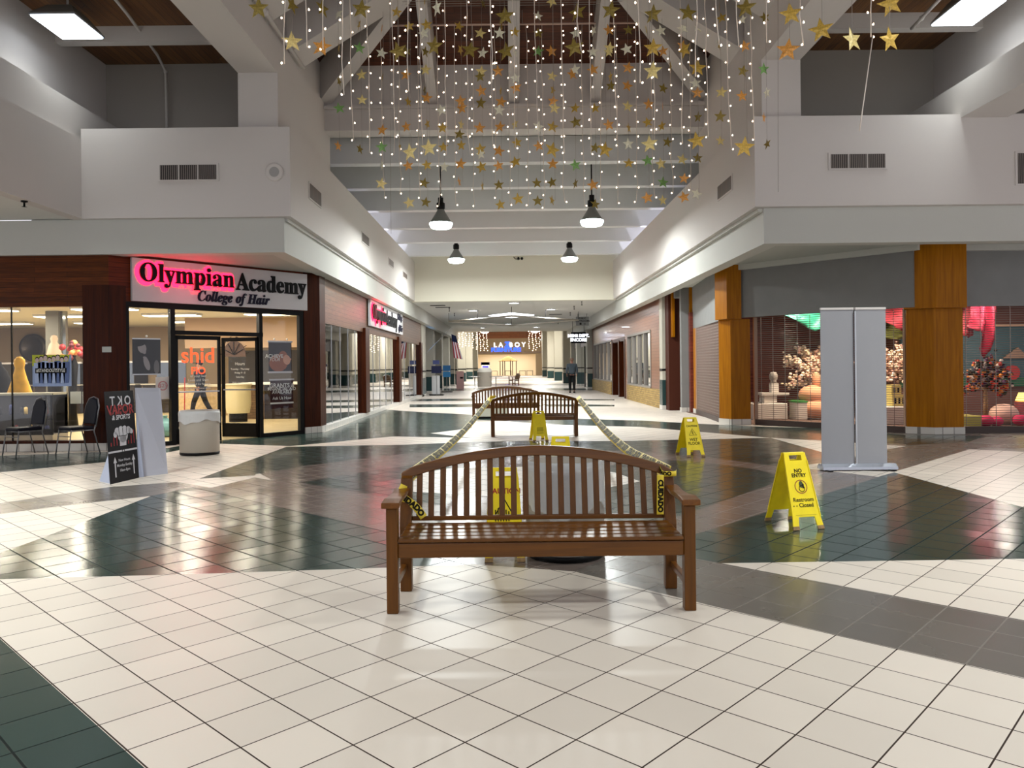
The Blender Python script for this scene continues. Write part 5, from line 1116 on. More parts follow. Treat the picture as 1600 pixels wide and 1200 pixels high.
# posts of the foreground bench and of the taped bench
L1 = (-.71, 5.1, .70); R1 = (1.04, 5.1, .73); L2 = (-.40, 15.72, .80); R2 = (1.38, 15.72, .80)
def mid_(px, py, Y): v = AT(px, py, Y); return (v.x, v.y, v.z)
tape('left caution tape running from the foreground bench back to the taped bench', [(*L1, -.5), (*mid_(668, 722, 7.2), -.8), (*mid_(700, 697, 9.4), -.9), (*mid_(735, 662, 12.6), -.9), (*L2, -.9)], .09, 'CUIDADO CAUTION')
tape('right caution tape sagging from the foreground bench back to the taped bench', [(*R1, .5), (*mid_(1012, 720, 6.6), .8), (*mid_(975, 699, 8.5), .9), (*mid_(938, 664, 12), .9), (*R2, .9)], .1, 'CUIDADO CAUTION')
tape('caution tape wrapped round the right back post of the foreground bench', [(.985, 5.125, .775, 0), (.985, 5.005, .742, 0), (1.02, 4.982, .74, 0), (1.066, 4.982, .742, 0), (1.08, 5.03, .745, 0)], .034, 'CUIDADO')
tape('tape end hanging down behind the right post of the foreground bench', [(.965, 4.97, .735, 1.5), (.963, 4.965, .65, 1.5), (.96, 4.96, .56, 1.5), (.96, 4.965, .48, 1.5)], .045, 'CUIDADO')
tape('tape end looping below the left post of the foreground bench', [(-.70, 5.02, .68, .3), (-.72, 5.0, .62, .2), (-.68, 5.0, .585, 0), (-.62, 4.99, .54, -.3), (-.57, 4.98, .475, -.5)], .05, 'CUIDADO')
tape('short loose tape end on the left corner of the taped bench', [(-.42, 15.7, .83, 0), (-.36, 15.66, .82, .3), (-.3, 15.66, .84, .6)], .06, '')
# ------------------------------------------------------------------ pull-up banner pair
GB = mat('banner_back_grey', (146, 146, 151), .6); Yb = 10.35
xa = AT(1284, 730, Yb).x; xm = AT(1337, 730, Yb).x; xb = AT(1386, 730, Yb).x; zt = AT(1335, 484, Yb).z
t = thing('banner_stand', 'pair of tall grey pull-up banners seen from behind on one silver base', 'banner stand', ((xa+xb)/2, Yb, 0))
b = MB(); x0, x1 = xa-.02, xb+.1; pr = [(-.11, .012), (.11, .012), (.105, .05), (.06, .085), (-.04, .09), (-.1, .05)]
vs = [(x0, Yb+y, z) for y, z in pr]+[(x1, Yb+y, z) for y, z in pr]; b.add(vs, [tuple(range(5, -1, -1)), tuple(range(6, 12))]+[(i, (i+1) % 6, (i+1) % 6+6, i+6) for i in range(6)], mat('silver_base', (176, 180, 190), .25, metal=.7)); b.build('base', t, bevel=.004)
for x in (x0+.08, x1-.08): MB().box(x-.03, x+.03, Yb-.16, Yb+.16, 0, .014, DARK).build('foot', t)
for i, (p0, p1) in enumerate(((xa, xm-.012), (xm+.012, xb))):
    MB().box(p0, p1, Yb-.004, Yb+.004, .085, zt, GB).build('banner_sheet', t); MB().box(p0, p1, Yb-.018, Yb+.018, zt, zt+.03, mat('rail_white', (206, 200, 196), .4)).build('top_rail', t, bevel=.003)
MB().cyl((xm, Yb-.03, .06), (xm, Yb-.03, zt-.02), .012, ALU, n=10).build('pole', t)
# ------------------------------------------------------------------ vape shop folding sign
A_ = Vector((-5.10, 9.77, 0)); B_ = Vector((-5.02, 10.36, 0)); HT = 1.2
A2 = AT(163, 612, 9.9); B2 = AT(210, 608, 10.42)
t = thing('folding_sign', 'black and red vape shop folding sign with arrows beside its plain white rear panel', 'sign', tuple((A_+B_)/2))
xd = (B_-A_); wd_ = xd.length; up = (Vector(A2)-A_); up = Vector((up.x, up.y, up.z)); up = (up-xd.normalized()*up.dot(xd.normalized())*.0); hh = up.length
T = Matrix(((xd.normalized().x, up.normalized().x, 0, A_.x), (xd.normalized().y, up.normalized().y, 0, A_.y), (xd.normalized().z, up.normalized().z, 0, A_.z), (0, 0, 0, 1)))
nn_ = xd.normalized().cross(up.normalized()).normalized()
for i in range(3): T[i][2] = nn_[i]
w = wd_; b = MB(); b.box(0, w, 0, hh, -.008, 0, mat('sign_board_black', (24, 23, 27), .45), T=T); b.build('front_board', t)
b = MB(); WP = mat('sign_white_print', (214, 214, 220), .5); RP_ = mat('sign_red_print', (176, 26, 34), .5)
X = lambda x, y, z=.002: T @ Matrix.Translation((x*w, y*hh, z))
b.text('T', .17, WP, X(.24, .885), bold=.02); b.text('K', .17, WP, X(.5, .885) @ Matrix.Scale(-1, 4, (1, 0, 0)), bold=.02); b.text('O', .17, WP, X(.77, .885), bold=.02)
b.text('& SPORTS', .085, WP, X(.5, .705), bold=.03, shear=.2); b.build('white_lettering', t)
b = MB(); b.text('VAPOR', .17, RP_, X(.5, .79), bold=.02)
for i in range(9): x = (.1+.1*i)*w; b.box(x, x+.012, hh*(.4+.0*i), hh*(.44+.11*((i*7) % 3)/2), 0, .0015, RP_, T=T)
for i in range(5): x = (.15+.17*i)*w; b.box(x, x+.02, hh*.735, hh*(.77), .0, .002, RP_, T=T)
b.build('red_lettering', t)
b = MB()   # raised fist
blob(b, T, w*.52, hh*.5, w*.17, hh*.075, WP, .003)
for i in range(4): blob(b, T, w*(.33+.13*i), hh*(.575-.012*abs(i-1.5)), w*.085, hh*.04, WP, .0034, rot=.3)
blob(b, T, w*.26, hh*.52, w*.06, hh*.035, WP, .0034); blob(b, T, w*.8, hh*.545, w*.09, hh*.03, WP, .0034, rot=-.5)
b.add([(w*.4, hh*.5, .003), (w*.4, hh*.39, .003), (w*.62, hh*.39, .003), (w*.64, hh*.5, .003)], [(0, 1, 2, 3)], WP, T=T); b.build('fist_print', t)
b = MB()
for i in range(3): b.box(w*(.395+.13*i)-.003, w*(.395+.13*i)+.003, hh*.5, hh*.59, .0036, .0042, BLACK, T=T)
b.box(w*.36, w*.66, hh*.497, hh*.503, .0036, .0042, BLACK, T=T); b.build('fist_lines', t)
b = MB(); b.box(0, w, hh*.325, hh*.345, 0, .003, WP, T=T); ring(b, T, w*.5, hh*.33, .03, .012, mat('sign_board_black', (1, 1, 1)), .0045, 16)
for x in (.2, .84): b.box(w*x-.01, w*x+.01, hh*.06, hh*.22, 0, .002, WP, T=T); b.add([(w*x-.035, hh*.215, .002), (w*x+.035, hh*.215, .002), (w*x, hh*.28, .002)], [(0, 1, 2)], WP, T=T)
for s, y in (('New Hours', .235), ('Monday-Sunday', .18), ('10am-8pm', .125)): b.text(s, .05, WP, X(.52, y), bold=.01)
b.build('arrows_and_hours', t)
BW = mat('back_board_white', (186, 188, 200), .5)
C0 = FL(214, 746); C1 = FL(262, 740); c0 = Vector((C0[0], C0[1]+.02, 0)); c1_ = Vector((C1[0], C1[1], 0)); d0_ = AT(211, 606, 10.5); d1_ = AT(250, 606, 10.85)
b = MB(); q = Vector((0, .008, 0)); vs = [c0, c1_, d1_, d0_]; b.add([*vs, *[v+q for v in vs]], [(0, 1, 2, 3), (7, 6, 5, 4), (0, 4, 5, 1), (1, 5, 6, 2), (2, 6, 7, 3), (3, 7, 4, 0)], BW); b.build('rear_board', t)
e0 = FL(155, 752); e0 = Vector((e0[0], e0[1], 0)); b = MB(); tp = A_+up*.36; vs = [A_+Vector((0, .03, 0)), e0, tp+Vector((0, .03, 0))]; b.add([*vs, *[v+q for v in vs]], [(0, 1, 2), (5, 4, 3), (0, 3, 4, 1), (1, 4, 5, 2), (2, 5, 3, 0)], mat('fin_white', (176, 184, 206), .5)); b.build('side_fin', t)
f0 = AT(214, 647, 10.45); g0 = FL(228, 744); vs = [c0+Vector((.01, -.01, 0)), Vector((g0[0], g0[1]-.06, 0)), f0]; b = MB(); b.add([*vs, *[v+q for v in vs]], [(0, 1, 2), (5, 4, 3), (0, 3, 4, 1), (1, 4, 5, 2), (2, 5, 3, 0)], mat('fin_white', (1, 1, 1))); b.build('side_fin', t)
# ------------------------------------------------------------------ stacking chairs
def make_chair(label, loc, rz):
    t = thing('banquet_chair', label, 'chair', loc, rz, 'dark padded chairs outside the left window')
    CF = mat('navy_vinyl', (14, 15, 26), .5); CM = mat('chair_frame', (112, 112, 114), .35, metal=.5); B = dict(world=False)
    MB().box(-.2, .2, -.2, .2, .43, .49, CF).build('seat', t, bevel=.02, **B)
    pr = [(-.18, .0), (.18, .0), (.185, .3), (.12, .42), (0, .45), (-.12, .42), (-.185, .3)]
    b = MB(); T = frame((0, .235, .52), (1, 0, 0), Vector((0, .17, 1)).normalized()); b.prism(pr, -.02, .025, CF, T=T); b.build('backrest', t, bevel=.012, **B)
    b = MB(); b.tube([T @ Vector(p) for p in ((-.2, -.05, 0), (-.205, .3, 0), (-.135, .44, 0), (0, .475, 0), (.135, .44, 0), (.205, .3, 0), (.2, -.05, 0))], .012, CM, 8); b.build('back_frame', t, **B)
    for sx in (-1, 1):
        MB().tube([(sx*.19, -.19, .44), (sx*.2, -.25, 0)], .011, CM, 8).build('leg', t, **B)
        MB().tube([(sx*.2, .22, .5), (sx*.19, .2, .4), (sx*.2, .3, 0)], .011, CM, 8).build('leg', t, **B)
    b = MB()
    for sx in (-1, 1): b.tube([(sx*.195, -.2, .42), (sx*.195, .21, .42)], .01, CM, 6)
    b.tube([(-.195, -.18, .42), (.195, -.18, .42)], .01, CM, 6); b.tube([(-.195, -.215, .33), (.195, -.215, .33)], .008, CM, 6); b.build('seat_frame', t, **B)
    return t
ch = make_chair('dark padded chair on the right, beside the redwood pier of the left shop', (AT(112, 0, 13.3).x, 13.3, 0), math.radians(-32))
dup(ch, (AT(30, 0, 13.3).x, 13.3, 0), math.radians(-28), 'dark padded chair on the left, by the left edge of the picture')
# ------------------------------------------------------------------ people
SK = mat('skin', (150, 104, 84), .6)
def person(label, loc, rz, ht, shirt, trousers, hair, stride=.1, cap=False, bulk=1.0, arms=.0):
    t = thing('person', label, 'person', loc, rz); s = ht/1.8
    def skin(name, nodes, edges, radii, m, root=0, parent=t):
        me = bpy.data.meshes.new(name); me.from_pydata([Vector(v)*s for v in nodes], edges, []); me.materials.append(m)
        o = bpy.data.objects.new(name, me); col.objects.link(o); o.parent = parent
        sk = o.modifiers.new('skin', 'SKIN'); sk.use_smooth_shade = True; ss = o.modifiers.new('sub', 'SUBSURF'); ss.levels = 1; ss.render_levels = 2
        if not me.skin_vertices: me.attributes  # the modifier adds the layer
        for i, r in enumerate(radii): me.skin_vertices[0].data[i].radius = ((r[0] if isinstance(r, tuple) else r)*s, (r[1] if isinstance(r, tuple) else r)*s)
        me.skin_vertices[0].data[root].use_root = True; return o
    st = stride; a = arms
    # body: pelvis, chest, neck, head, arms with hands
    nodes = [(0, 0, .98), (0, .0, 1.2), (0, 0, 1.42), (0, -.01, 1.53), (0, -.02, 1.6), (0, -.03, 1.68), (0, -.025, 1.755),
             (.19, 0, 1.43), (.25, .02+a, 1.15), (.25, -.06+a, .92), (-.19, 0, 1.43), (-.25, .02-a, 1.15), (-.25, -.06-a, .92),
             (.1, 0, .9), (.1, -st*.5, .5), (.1, -st*.2-st*.5, .09), (.1, -.12-st*.7, .05), (-.1, 0, .9), (-.1, st*.4, .5), (-.1, st*1.1, .1), (-.1, st*1.0-.12, .05)]
    edges = [(0, 1), (1, 2), (2, 3), (3, 4), (4, 5), (5, 6), (2, 7), (7, 8), (8, 9), (2, 10), (10, 11), (11, 12), (0, 13), (13, 14), (14, 15), (15, 16), (0, 17), (17, 18), (18, 19), (19, 20)]
    rad = [.06, .09, .1, .052, .07, .092, .05, .045, .035, .03, .045, .035, .03, .04, .035, .03, .025, .04, .035, .03, .025]
    skin('body', nodes, edges, rad, SK)
    for sx, yo in ((1, a), (-1, -a)):   # five fingers a hand
        for i, (dx, L) in enumerate(((-.024, .075), (-.008, .085), (.008, .08), (.024, .065))):
            skin('finger', [(sx*.25, -.062+yo+dx, .905), (sx*.25, -.066+yo+dx, .905-L*.5), (sx*.243, -.072+yo+dx, .905-L)], [(0, 1), (1, 2)], [.011, .009, .008], SK)
        skin('thumb', [(sx*.25, -.085+yo, .93), (sx*.24, -.115+yo, .895), (sx*.235, -.118+yo, .865)], [(0, 1), (1, 2)], [.012, .011, .009], SK)
    k_ = bulk
    skin('shirt', [(0, 0, .9), (0, 0, 1.2), (0, 0, 1.43), (0, 0, 1.5), (.2, 0, 1.43), (.262, .02+a, 1.16), (.256, -.045+a, .97), (-.2, 0, 1.43), (-.262, .02-a, 1.16), (-.256, -.045-a, .97)],
         [(0, 1), (1, 2), (2, 3), (2, 4), (4, 5), (5, 6), (2, 7), (7, 8), (8, 9)], [(.17*k_, .15), (.18*k_, .155), (.16*k_, .14), .08, .085, .062, .05, .085, .062, .05], mat('cloth_'+label[:6], shirt, .8))
    skin('trousers', [(0, 0, 1.0), (.1, 0, .88), (.1, -st*.5, .5), (.1, -st*.7, .1), (-.1, 0, .88), (-.1, st*.4, .5), (-.1, st*1.1, .12)], [(0, 1), (1, 2), (2, 3), (0, 4), (4, 5), (5, 6)], [.15, .105, .08, .065, .105, .08, .065], mat('trousers_'+label[:6], trousers, .8))
    for y0, x in ((-st*.7, .1), (st*1.1, -.1)):
        b = MB(); b.box(x*s-.05*s, x*s+.05*s, (y0-.19)*s, (y0+.07)*s, 0, .085*s, mat('shoe_black', (18, 18, 20), .4)); b.build('shoe', t, world=False, bevel=.02)
    b = MB(); b.sph((0, -.01*s, 1.71*s), .098*s, mat('hair_'+label[:6], hair, .8), 14, 9, sz=.95, sy=1.08); b.build('cap' if cap else 'hair', t, world=False)
    if cap: b = MB(); b.box(-.07*s, .07*s, -.2*s, -.08*s, 1.7*s, 1.715*s, mat('hair_'+label[:6], hair, .8)); b.build('cap_peak', t, world=False)
    # face: eyes, nose, mouth, ears
    b = MB()
    for sx in (-1, 1): b.sph((sx*.033*s, -.115*s, 1.675*s), .011*s, BLACK, 8, 6)
    b.build('eyes', t, world=False)
    b = MB(); b.sph((0, -.125*s, 1.65*s), .014*s, SK, 8, 6, sz=1.6)
    for sx in (-1, 1): b.sph((sx*.093*s, -.02*s, 1.665*s), .02*s, SK, 8, 6, sx=.4, sz=1.5)
    b.build('nose_and_ears', t, world=False)
    b = MB(); b.box(-.025*s, .025*s, -.122*s, -.11*s, 1.61*s, 1.618*s, mat('lips', (120, 60, 55), .6)); b.build('mouth', t, world=False)
    return t
p = FL(894, 614); person('balding man in dark blue-grey shirt and black trousers walking away down the corridor', (p[0], p[1], 0), math.pi, 1.86, (58, 68, 76), (20, 20, 20), (120, 96, 80), .09, bulk=1.12, arms=.02)
p = AT(313, 640, 22.6); person('person in a dark jacket and cap striding to the left inside the hair college', (p.x, 22.6, .012), math.pi/2*3, 1.72, (30, 34, 44), (22, 22, 26), (30, 26, 30), .32, cap=True, arms=.1)
# ------------------------------------------------------------------ fairy lights and stars over the court
BULB = emit('warm_bulb', (255, 222, 190), 4.5, False); WIRE = mat('white_wire', (226, 214, 202), .6); THR = mat('thread', (150, 140, 132), .6)
ROD_Y = 16.3; ra = AT(580, 37.5, ROD_Y); rb = AT(1052, 38, ROD_Y); rz_ = (ra.z+rb.z)/2
t = thing('hanging_rod', 'long thin rod across the court from which the rear light strings hang', 'rod', (ra.x, ROD_Y, rz_))
MB().cyl((ra.x, ROD_Y, rz_), (rb.x, ROD_Y, rz_), .022, mat('rod_pinkish', (190, 160, 145), .5), n=8).build('rod_bar', t)
b = MB()
for q in (.03, .5, .97): x = ra.x+(rb.x-ra.x)*q; b.cyl((x, ROD_Y, rz_), (x, ROD_Y, 9.0), .008, THR, n=5)
b.build('support_wires', t)
rr = random.Random(21)
bulb_me = None
def light_string(idx, label, group, px, pyb, Y, ztop, lean=0, spacing=.285, lit=True):
    global bulb_me
    e = AT(px, pyb, Y); ztop = max(ztop, e.z+.5); t = thing('fairy_light_string', label, 'string lights', (e.x, Y, ztop), 0, group)
    N_ = max(6, int((ztop-e.z)/.35)); pts = []; dx = rr.uniform(-.05, .02)
    for i in range(N_+1):
        u = i/N_; pts.append((e.x-lean*(1-u)+dx*(1-u)+rr.uniform(-.012, .012)*(1 if u < .8 else 2.5), Y+rr.uniform(-.012, .012), ztop+(e.z-ztop)*u))
    MB().tube(pts, .0075, WIRE, 4).build('wire', t)
    z = e.z; k_ = 0
    r = .0145 if Y > 14 else .0125
    if bulb_me is None:
        b = MB(); b.lathe([(.001, -1), (.6, -.8), (1, -.1), (.8, .6), (.3, 1.3), (.001, 1.5)], BULB, n=8); o = b.build('bulb'); bulb_me = o.data; bpy.data.objects.remove(o)
    while z < min(ztop-.03, H+572*Y/1200+.1):
        u = (ztop-z)/(ztop-e.z); i = min(N_-1, int(u*N_)); f_ = u*N_-i; p = Vector(pts[i]).lerp(Vector(pts[i+1]), f_)
        o = bpy.data.objects.new('bulb', bulb_me); col.objects.link(o); o.parent = t; o.scale = (r, r, r); o.location = p-t.location+Vector((rr.choice((-1, 1))*.03, rr.uniform(-.03, .03), 0)); o.rotation_euler = (rr.uniform(-.5, .5), rr.uniform(-.5, .5), 0)
        z += spacing*rr.uniform(.8, 1.2)
BACK = [(548, 219, 1), (600, 309, 0), (625, 303, 0), (655, 309, 0), (687, 322, 0), (712, 320, 0), (741, 322, 0), (775, 309, 0), (797, 320, 0), (826, 321, 0), (850, 325, 0), (881, 316, 0), (912, 322, 0), (940, 313, 0), (967, 317, 0), (996, 316, 0), (1021, 309, 0), (1050, 302, 0), (1079, 297, 1)]
FRONT = [(550, 219), (579, 239), (618, 241), (659, 240), (698, 242), (733, 241), (771, 230), (806, 231), (841, 225), (882, 240), (925, 241), (963, 219), (1024, 225), (1068, 225), (1107, 214), (1141, 233), (1177, 219)]
for i, (px, py, o_) in enumerate(BACK[1:]):
    light_string(i, 'long rear-row string of warm white bulbs, %s from the left' % ordw(i), 'rear row of light strings', px, py, ROD_Y, rz_ if not o_ else 8.6, 0)
for i, (px, py) in enumerate(FRONT):
    light_string(i, 'shorter middle-row string of warm white bulbs, %s from the left' % ordw(i), 'front row of light strings', px, py, 12.6, 8.0, .03, .26)
NEAR = [(448, 100), (480, 73), (505, 77), (537, 148), (640, 143), (770, 128), (905, 80), (1000, 130), (1090, 120), (1120, 70), (1152, 72), (1201, 67), (1252, 72)]
for i, (px, py) in enumerate(NEAR):
    light_string(i, 'short string end of bulbs along the picture top, %s from the left' % ordw(i), 'nearest row of light strings', px, py, 9.6, 8.0, .02, .24)
light_string(0, 'thick string of bulbs trailing loose in front of the right bay', 'nearest row of light strings', 1364, 58, 9.6, 8.0, -.02, .17)
NETY = {(12.6, 8.0), (9.6, 8.0)}
e = AT(1364, 55, 9.2); e2 = AT(1343, 205, 9.2); t = thing('loose_cord', 'bare white cord hanging below the loose string before the right parapet', 'cord', tuple(e)); MB().tube([tuple(e), tuple(e.lerp(e2, .4)), tuple(e.lerp(e2, .75)), tuple(e2)], .007, WIRE, 5).build('cord_line', t)
NETY.add((11, 8.0)); e = AT(1217, 0, 11); e.z = 8.0; e2 = AT(1216, 300, 11); t = thing('loose_cord', 'thin pale thread hanging straight down at the right corner of the parapet', 'cord', tuple(e)); MB().tube([tuple(e), tuple(e2)], .004, THR, 4).build('cord_line', t)
e = AT(612, 240, 12.6); e.z = 8.0; e2 = AT(611, 365, 12.6); t = thing('loose_cord', 'thin pale thread hanging below the stars on the left of the court', 'cord', tuple(e)); MB().tube([tuple(e), tuple(e2)], .004, THR, 4).build('cord_line', t)
# stars
def star_mesh(m, R=1.0):
    vs = [(0, -.12, 0), (0, .12, 0)]; fs = []
    for i in range(10):
        a = math.pi/2+i*math.pi/5; r = R if i % 2 == 0 else R*.42; vs.append((r*math.cos(a), 0, r*math.sin(a)))
    for i in range(10): j = (i+1) % 10; fs += [(0, 2+j, 2+i), (1, 2+i, 2+j)]
    b = MB(); b.add(vs, fs, m); o = b.build('star'); me = o.data; bpy.data.objects.remove(o); return me
SM = {'gold': star_mesh(mat('star_gold', (200, 164, 70), .35, metal=.25, noise=.3, nscale=8)), 'bright': star_mesh(mat('star_pale_gold', (236, 214, 140), .35, metal=.1, noise=.2, nscale=8)),
      'orange': star_mesh(mat('star_orange', (226, 160, 76), .35, metal=.2, noise=.3, nscale=8)), 'silver': star_mesh(mat('star_silver', (244, 238, 214), .35, noise=.15, nscale=8)),
      'green': star_mesh(mat('star_green', (130, 176, 100), .4, metal=.4, noise=.3, nscale=8)), 'dark': star_mesh(mat('star_old_gold', (142, 122, 52), .4, metal=.3, noise=.3, nscale=8))}
COLS = [  # column x, small stars (y or (y, colour)), depth
 (528, [(22, 'silver'), 76, 127, (169, 'green'), 228], 14.6), (563, [39, (75, 'green'), (117, 'bright'), 156, 233], 15), (598, [5, 45, (83, 'silver'), 120, (203, 'orange'), (230, 'green'), 258, (287, 'bright')], 15.2),
 (622, [19, 230], 15), (637, [41, 80, (117, 'orange'), 159, 198, 259, (317, 'bright')], 15.3), (665, [2, (39, 'gold'), (52, 'silver'), 81, (109, 'bright'), 141, (153, 'orange'), 194, 258, 286, 316], 15.3),
 (692, [(172, 'silver'), 200, 230, 261], 15.5), (720, [41, 78, (158, 'orange'), (169, 'orange'), 195, 210, 227, (256, 'orange'), 284], 15.3), (752, [5, (52, 'bright'), (83, 'silver'), (112, 'bright'), 120, (142, 'orange'), (161, 'dark'), (200, 'orange'), (233, 'gold'), 241, (261, 'gold'), 291], 15.4),
 (781, [41, (52, 'silver'), (111, 'orange'), 142, (159, 'orange'), (172, 'silver'), (198, 'orange'), (236, 'orange'), 259, 289, 320], 15.3), (807, [50, 82, 122, (137, 'orange'), 194, 223, (253, 'gold'), (311, 'gold')], 15.2),
 (842, [25, 52, (80, 'green'), (198, 'silver'), 228, 286, 314], 15.2), (864, [(2, 'bright'), (80, 'orange'), 119, 141, 158, (169, 'bright'), (198, 'gold'), (256, 'orange'), 285, 313], 15.2),
 (897, [(52, 'silver'), (109, 'silver'), (116, 'orange'), 169, (191, 'dark'), (258, 'green'), 287], 15.2), (928, [48, (81, 'silver'), (109, 'orange'), 169, 231, (289, 'orange'), 319], 15.4), (952, [(47, 'orange'), (75, 'bright'), 81, 120, 134, (195, 'orange')], 15.2),
 (980, [47, (77, 'silver'), (106, 'orange'), (134, 'orange'), (166, 'bright'), 200, (225, 'silver'), 255], 15.3), (1011, [47, (163, 'orange'), 191, (251, 'green'), (309, 'orange')], 15.2), (1034, [(48, 'silver'), 80, 138, 167, 197, (256, 'bright'), (285, 'green'), 313], 15.2), (1045, [25, 103, 222], 15.4),
 (1066, [(44, 'silver'), (72, 'orange'), 133, (249, 'bright'), 279, (308, 'orange')], 15.0), (1089, [(30, 'orange'), (42, 'silver'), (130, 'silver'), (145, 'orange'), 183, 247, (303, 'silver')], 14.8), (1125, [12, 28, 70, (144, 'bright'), (182, 'dark'), 220], 14.0), (1162, [31, (72, 'orange'), (111, 'dark'), (150, 'orange')], 13.0), (1196, [27, (108, 'green'), 145, 184, 225], 12.5)]
BIG = [(403, [(13, 'dark')], 9.5), (456, [8, (65, 'bright')], 10), (503, [13, (73, 'orange')], 10), (563, [(14, 'dark')], 10.5), (621, [(80, 'dark')], 10.8), (640, [(238, 'bright')], 11.8), (681, [12, (72, 'dark')], 10.8), (669, [(231, 'bright')], 12), (736, [(78, 'dark')], 11), (788, [(25, 'dark'), (80, 'dark')], 10.6), (863, [(234, 'gold')], 12), (900, [(19, 'dark'), (74, 'dark')], 10.6),
 (952, [(16, 'dark')], 11), (945, [(234, 'gold')], 12), (1018, [(22, 'dark'), (75, 'gold'), (111, 'bright')], 11), (1014, [(225, 'bright')], 12), (1072, [(20, 'dark'), 78], 11), (1089, [(106, 'gold'), (220, 'gold')], 11.5), (1165, [(12, 'dark'), (230, 'gold')], 10), (1233, [(22, 'gold'), (78, 'orange')], 9), (1284, [(47, 'gold')], 8.5), (1331, [(62, 'bright')], 8.3), (1390, [(6, 'gold'), (62, 'gold')], 8.3)]
def garland(c, big, i):
    x, ys, Y = c; e = AT(x, 0, Y)
    lab = ('garland of %s large paper stars, %s from the left in the near row' if big else 'garland of %s small paper stars, %s from the left in the far row') % (['one', 'two', 'three', 'four', 'five', 'six', 'seven', 'eight', 'nine', 'ten', 'eleven', 'twelve'][len(ys)-1], ordw(i))
    if len(ys) == 1: lab = lab.replace('garland of one large paper stars', 'single large paper star')
    ztop = 8.72 if Y > 13.9 else 8.0; NETY.add((Y, ztop))
    t = thing('star_garland', lab, 'star garland', (e.x, Y, ztop), 0, 'garlands of big stars' if big else 'garlands of small stars'); lo = 99
    for q in ys:
        y, k_ = q if isinstance(q, tuple) else (q, rr.choice(['gold', 'bright', 'dark', 'gold', 'silver', 'orange', 'dark']))
        p = AT(x+rr.uniform(-3, 3), y, Y); o = bpy.data.objects.new('star', SM[k_]); col.objects.link(o); o.parent = t; o.location = p-t.location
        R = (.115 if not isinstance(q, tuple) else .128)*(Y/15.2 if not big else 1.12); o.scale = (R, R*.5, R); edge = (not isinstance(q, tuple)) and rr.random() < .45
        o.rotation_euler = (rr.uniform(-.15, .15), rr.uniform(-.25, .25), rr.uniform(.9, 1.35)*rr.choice((-1, 1)) if edge else rr.uniform(-.5, .5)); lo = min(lo, p.z)
    MB().cyl((e.x, Y, lo), (e.x, Y, ztop), .0028, THR, n=4, caps=False).build('thread', t)
for i, c in enumerate(COLS): garland(c, False, i)
for i, c in enumerate(sorted(BIG, key=lambda c: c[0])): garland(c, True, i)
t = thing('hanging_net', 'set of thin cross wires high in the court carrying the stars and lights', 'wires', (.15, 12, 8.0))
for Y, z in sorted(NETY):
    lim = .02 if z < 8.4 else .62; MB().cyl((CX0+lim, Y, z+.01), (CX1-lim, Y, z+.01), .005, THR, n=5).build('cross_wire', t)
# ------------------------------------------------------------------ down the corridor
# diamond pipe frame round the skylight panel
c = AT(800, 497, 40); Yd = 41; zc = 3.72
t = thing('ceiling_frame', 'white diamond frame of pipes hanging under the low corridor ceiling', 'frame', (.1, Yd, zc))
b = MB(); wl = AT(700, 498, 38).x; wr = AT(905, 495, 38).x
pts = [(wl, 38.5, zc), (.1, 34.8, zc), (wr, 38.5, zc), (.1, 43, zc), (wl, 38.5, zc)]
for i in range(4): b.cyl(pts[i], pts[i+1], .04, mat('pipe_tan', (150, 142, 128), .5), n=8)
b.build('pipe_frame', t); b = MB()
for p in pts[:4]+[(wl*.5, 36.6, zc), (wr*.5, 36.6, zc)]: b.cyl(p, (p[0], p[1], 4.14), .012, DARK, n=5)
b.build('hanger', t)
t = thing('skylight_panel', 'glowing white diamond panel in the low corridor ceiling', 'ceiling light', (.1, 41, 4.1))
b = MB(); b.prism([(-1.1, 40.5), (.1, 38.6), (1.3, 40.5), (.1, 42.4)], 4.10, 4.139, emit('skylight_glow', (240, 245, 255), 2.2, False)); b.build('panel', t)
# dark ceiling grates
for px, py, l in ((684, 477, 'front of the two dark slots in the low ceiling at the left'), (692, 480, 'rear of the two dark slots in the low ceiling at the left'), (868, 491, 'thin dark slot in the low ceiling at the right')):
    x, y = unroll(px, py); Y = -2.69*1200/y; t = thing('ceiling_slot', l, 'vent', (x*Y/1200, Y, 4.12)); MB().box(x*Y/1200-.33, x*Y/1200+.33, Y-.12, Y+.12, 4.12, 4.139, DARK).build('slot', t)
# sprinklers on the low ceiling
for i, (px, py) in enumerate(((702, 484), (710, 492), (897, 481), (891, 491), (909, 474), (720, 502), (872, 505))):
    x, y = unroll(px, py-3); Y = -2.69*1200/y; t = thing('sprinkler', 'small dark sprinkler under the low corridor ceiling, %s counted from the left' % ordw(sorted([702, 710, 897, 891, 909, 720, 872]).index(px)), 'sprinkler', (x*Y/1200, Y, 4.14), 0, 'sprinklers of the low ceiling')
    MB().lathe([(.04, 0), (.015, -.03), (.015, -.14), (.05, -.15), (.001, -.17)], DARK, (x*Y/1200, Y, 4.14), 10).build('sprinkler_head', t)
cc = AT(810, 404, 31.4); t = thing('security_camera', 'small security camera on the cream wall above the corridor', 'camera', cc)
b = MB(); b.cyl((cc.x, 31.5, cc.z), (cc.x, 31.3, cc.z), .05, DARK, n=10); b.tube([(cc.x-.2, 31.35, cc.z+.06), (cc.x-.12, 31.3, cc.z-.03), (cc.x+.06, 31.3, cc.z-.04)], .015, DARK, 6); b.sph((cc.x+.14, 31.25, cc.z-.02), .06, BLACK, 10, 6); b.build('camera_body', t)
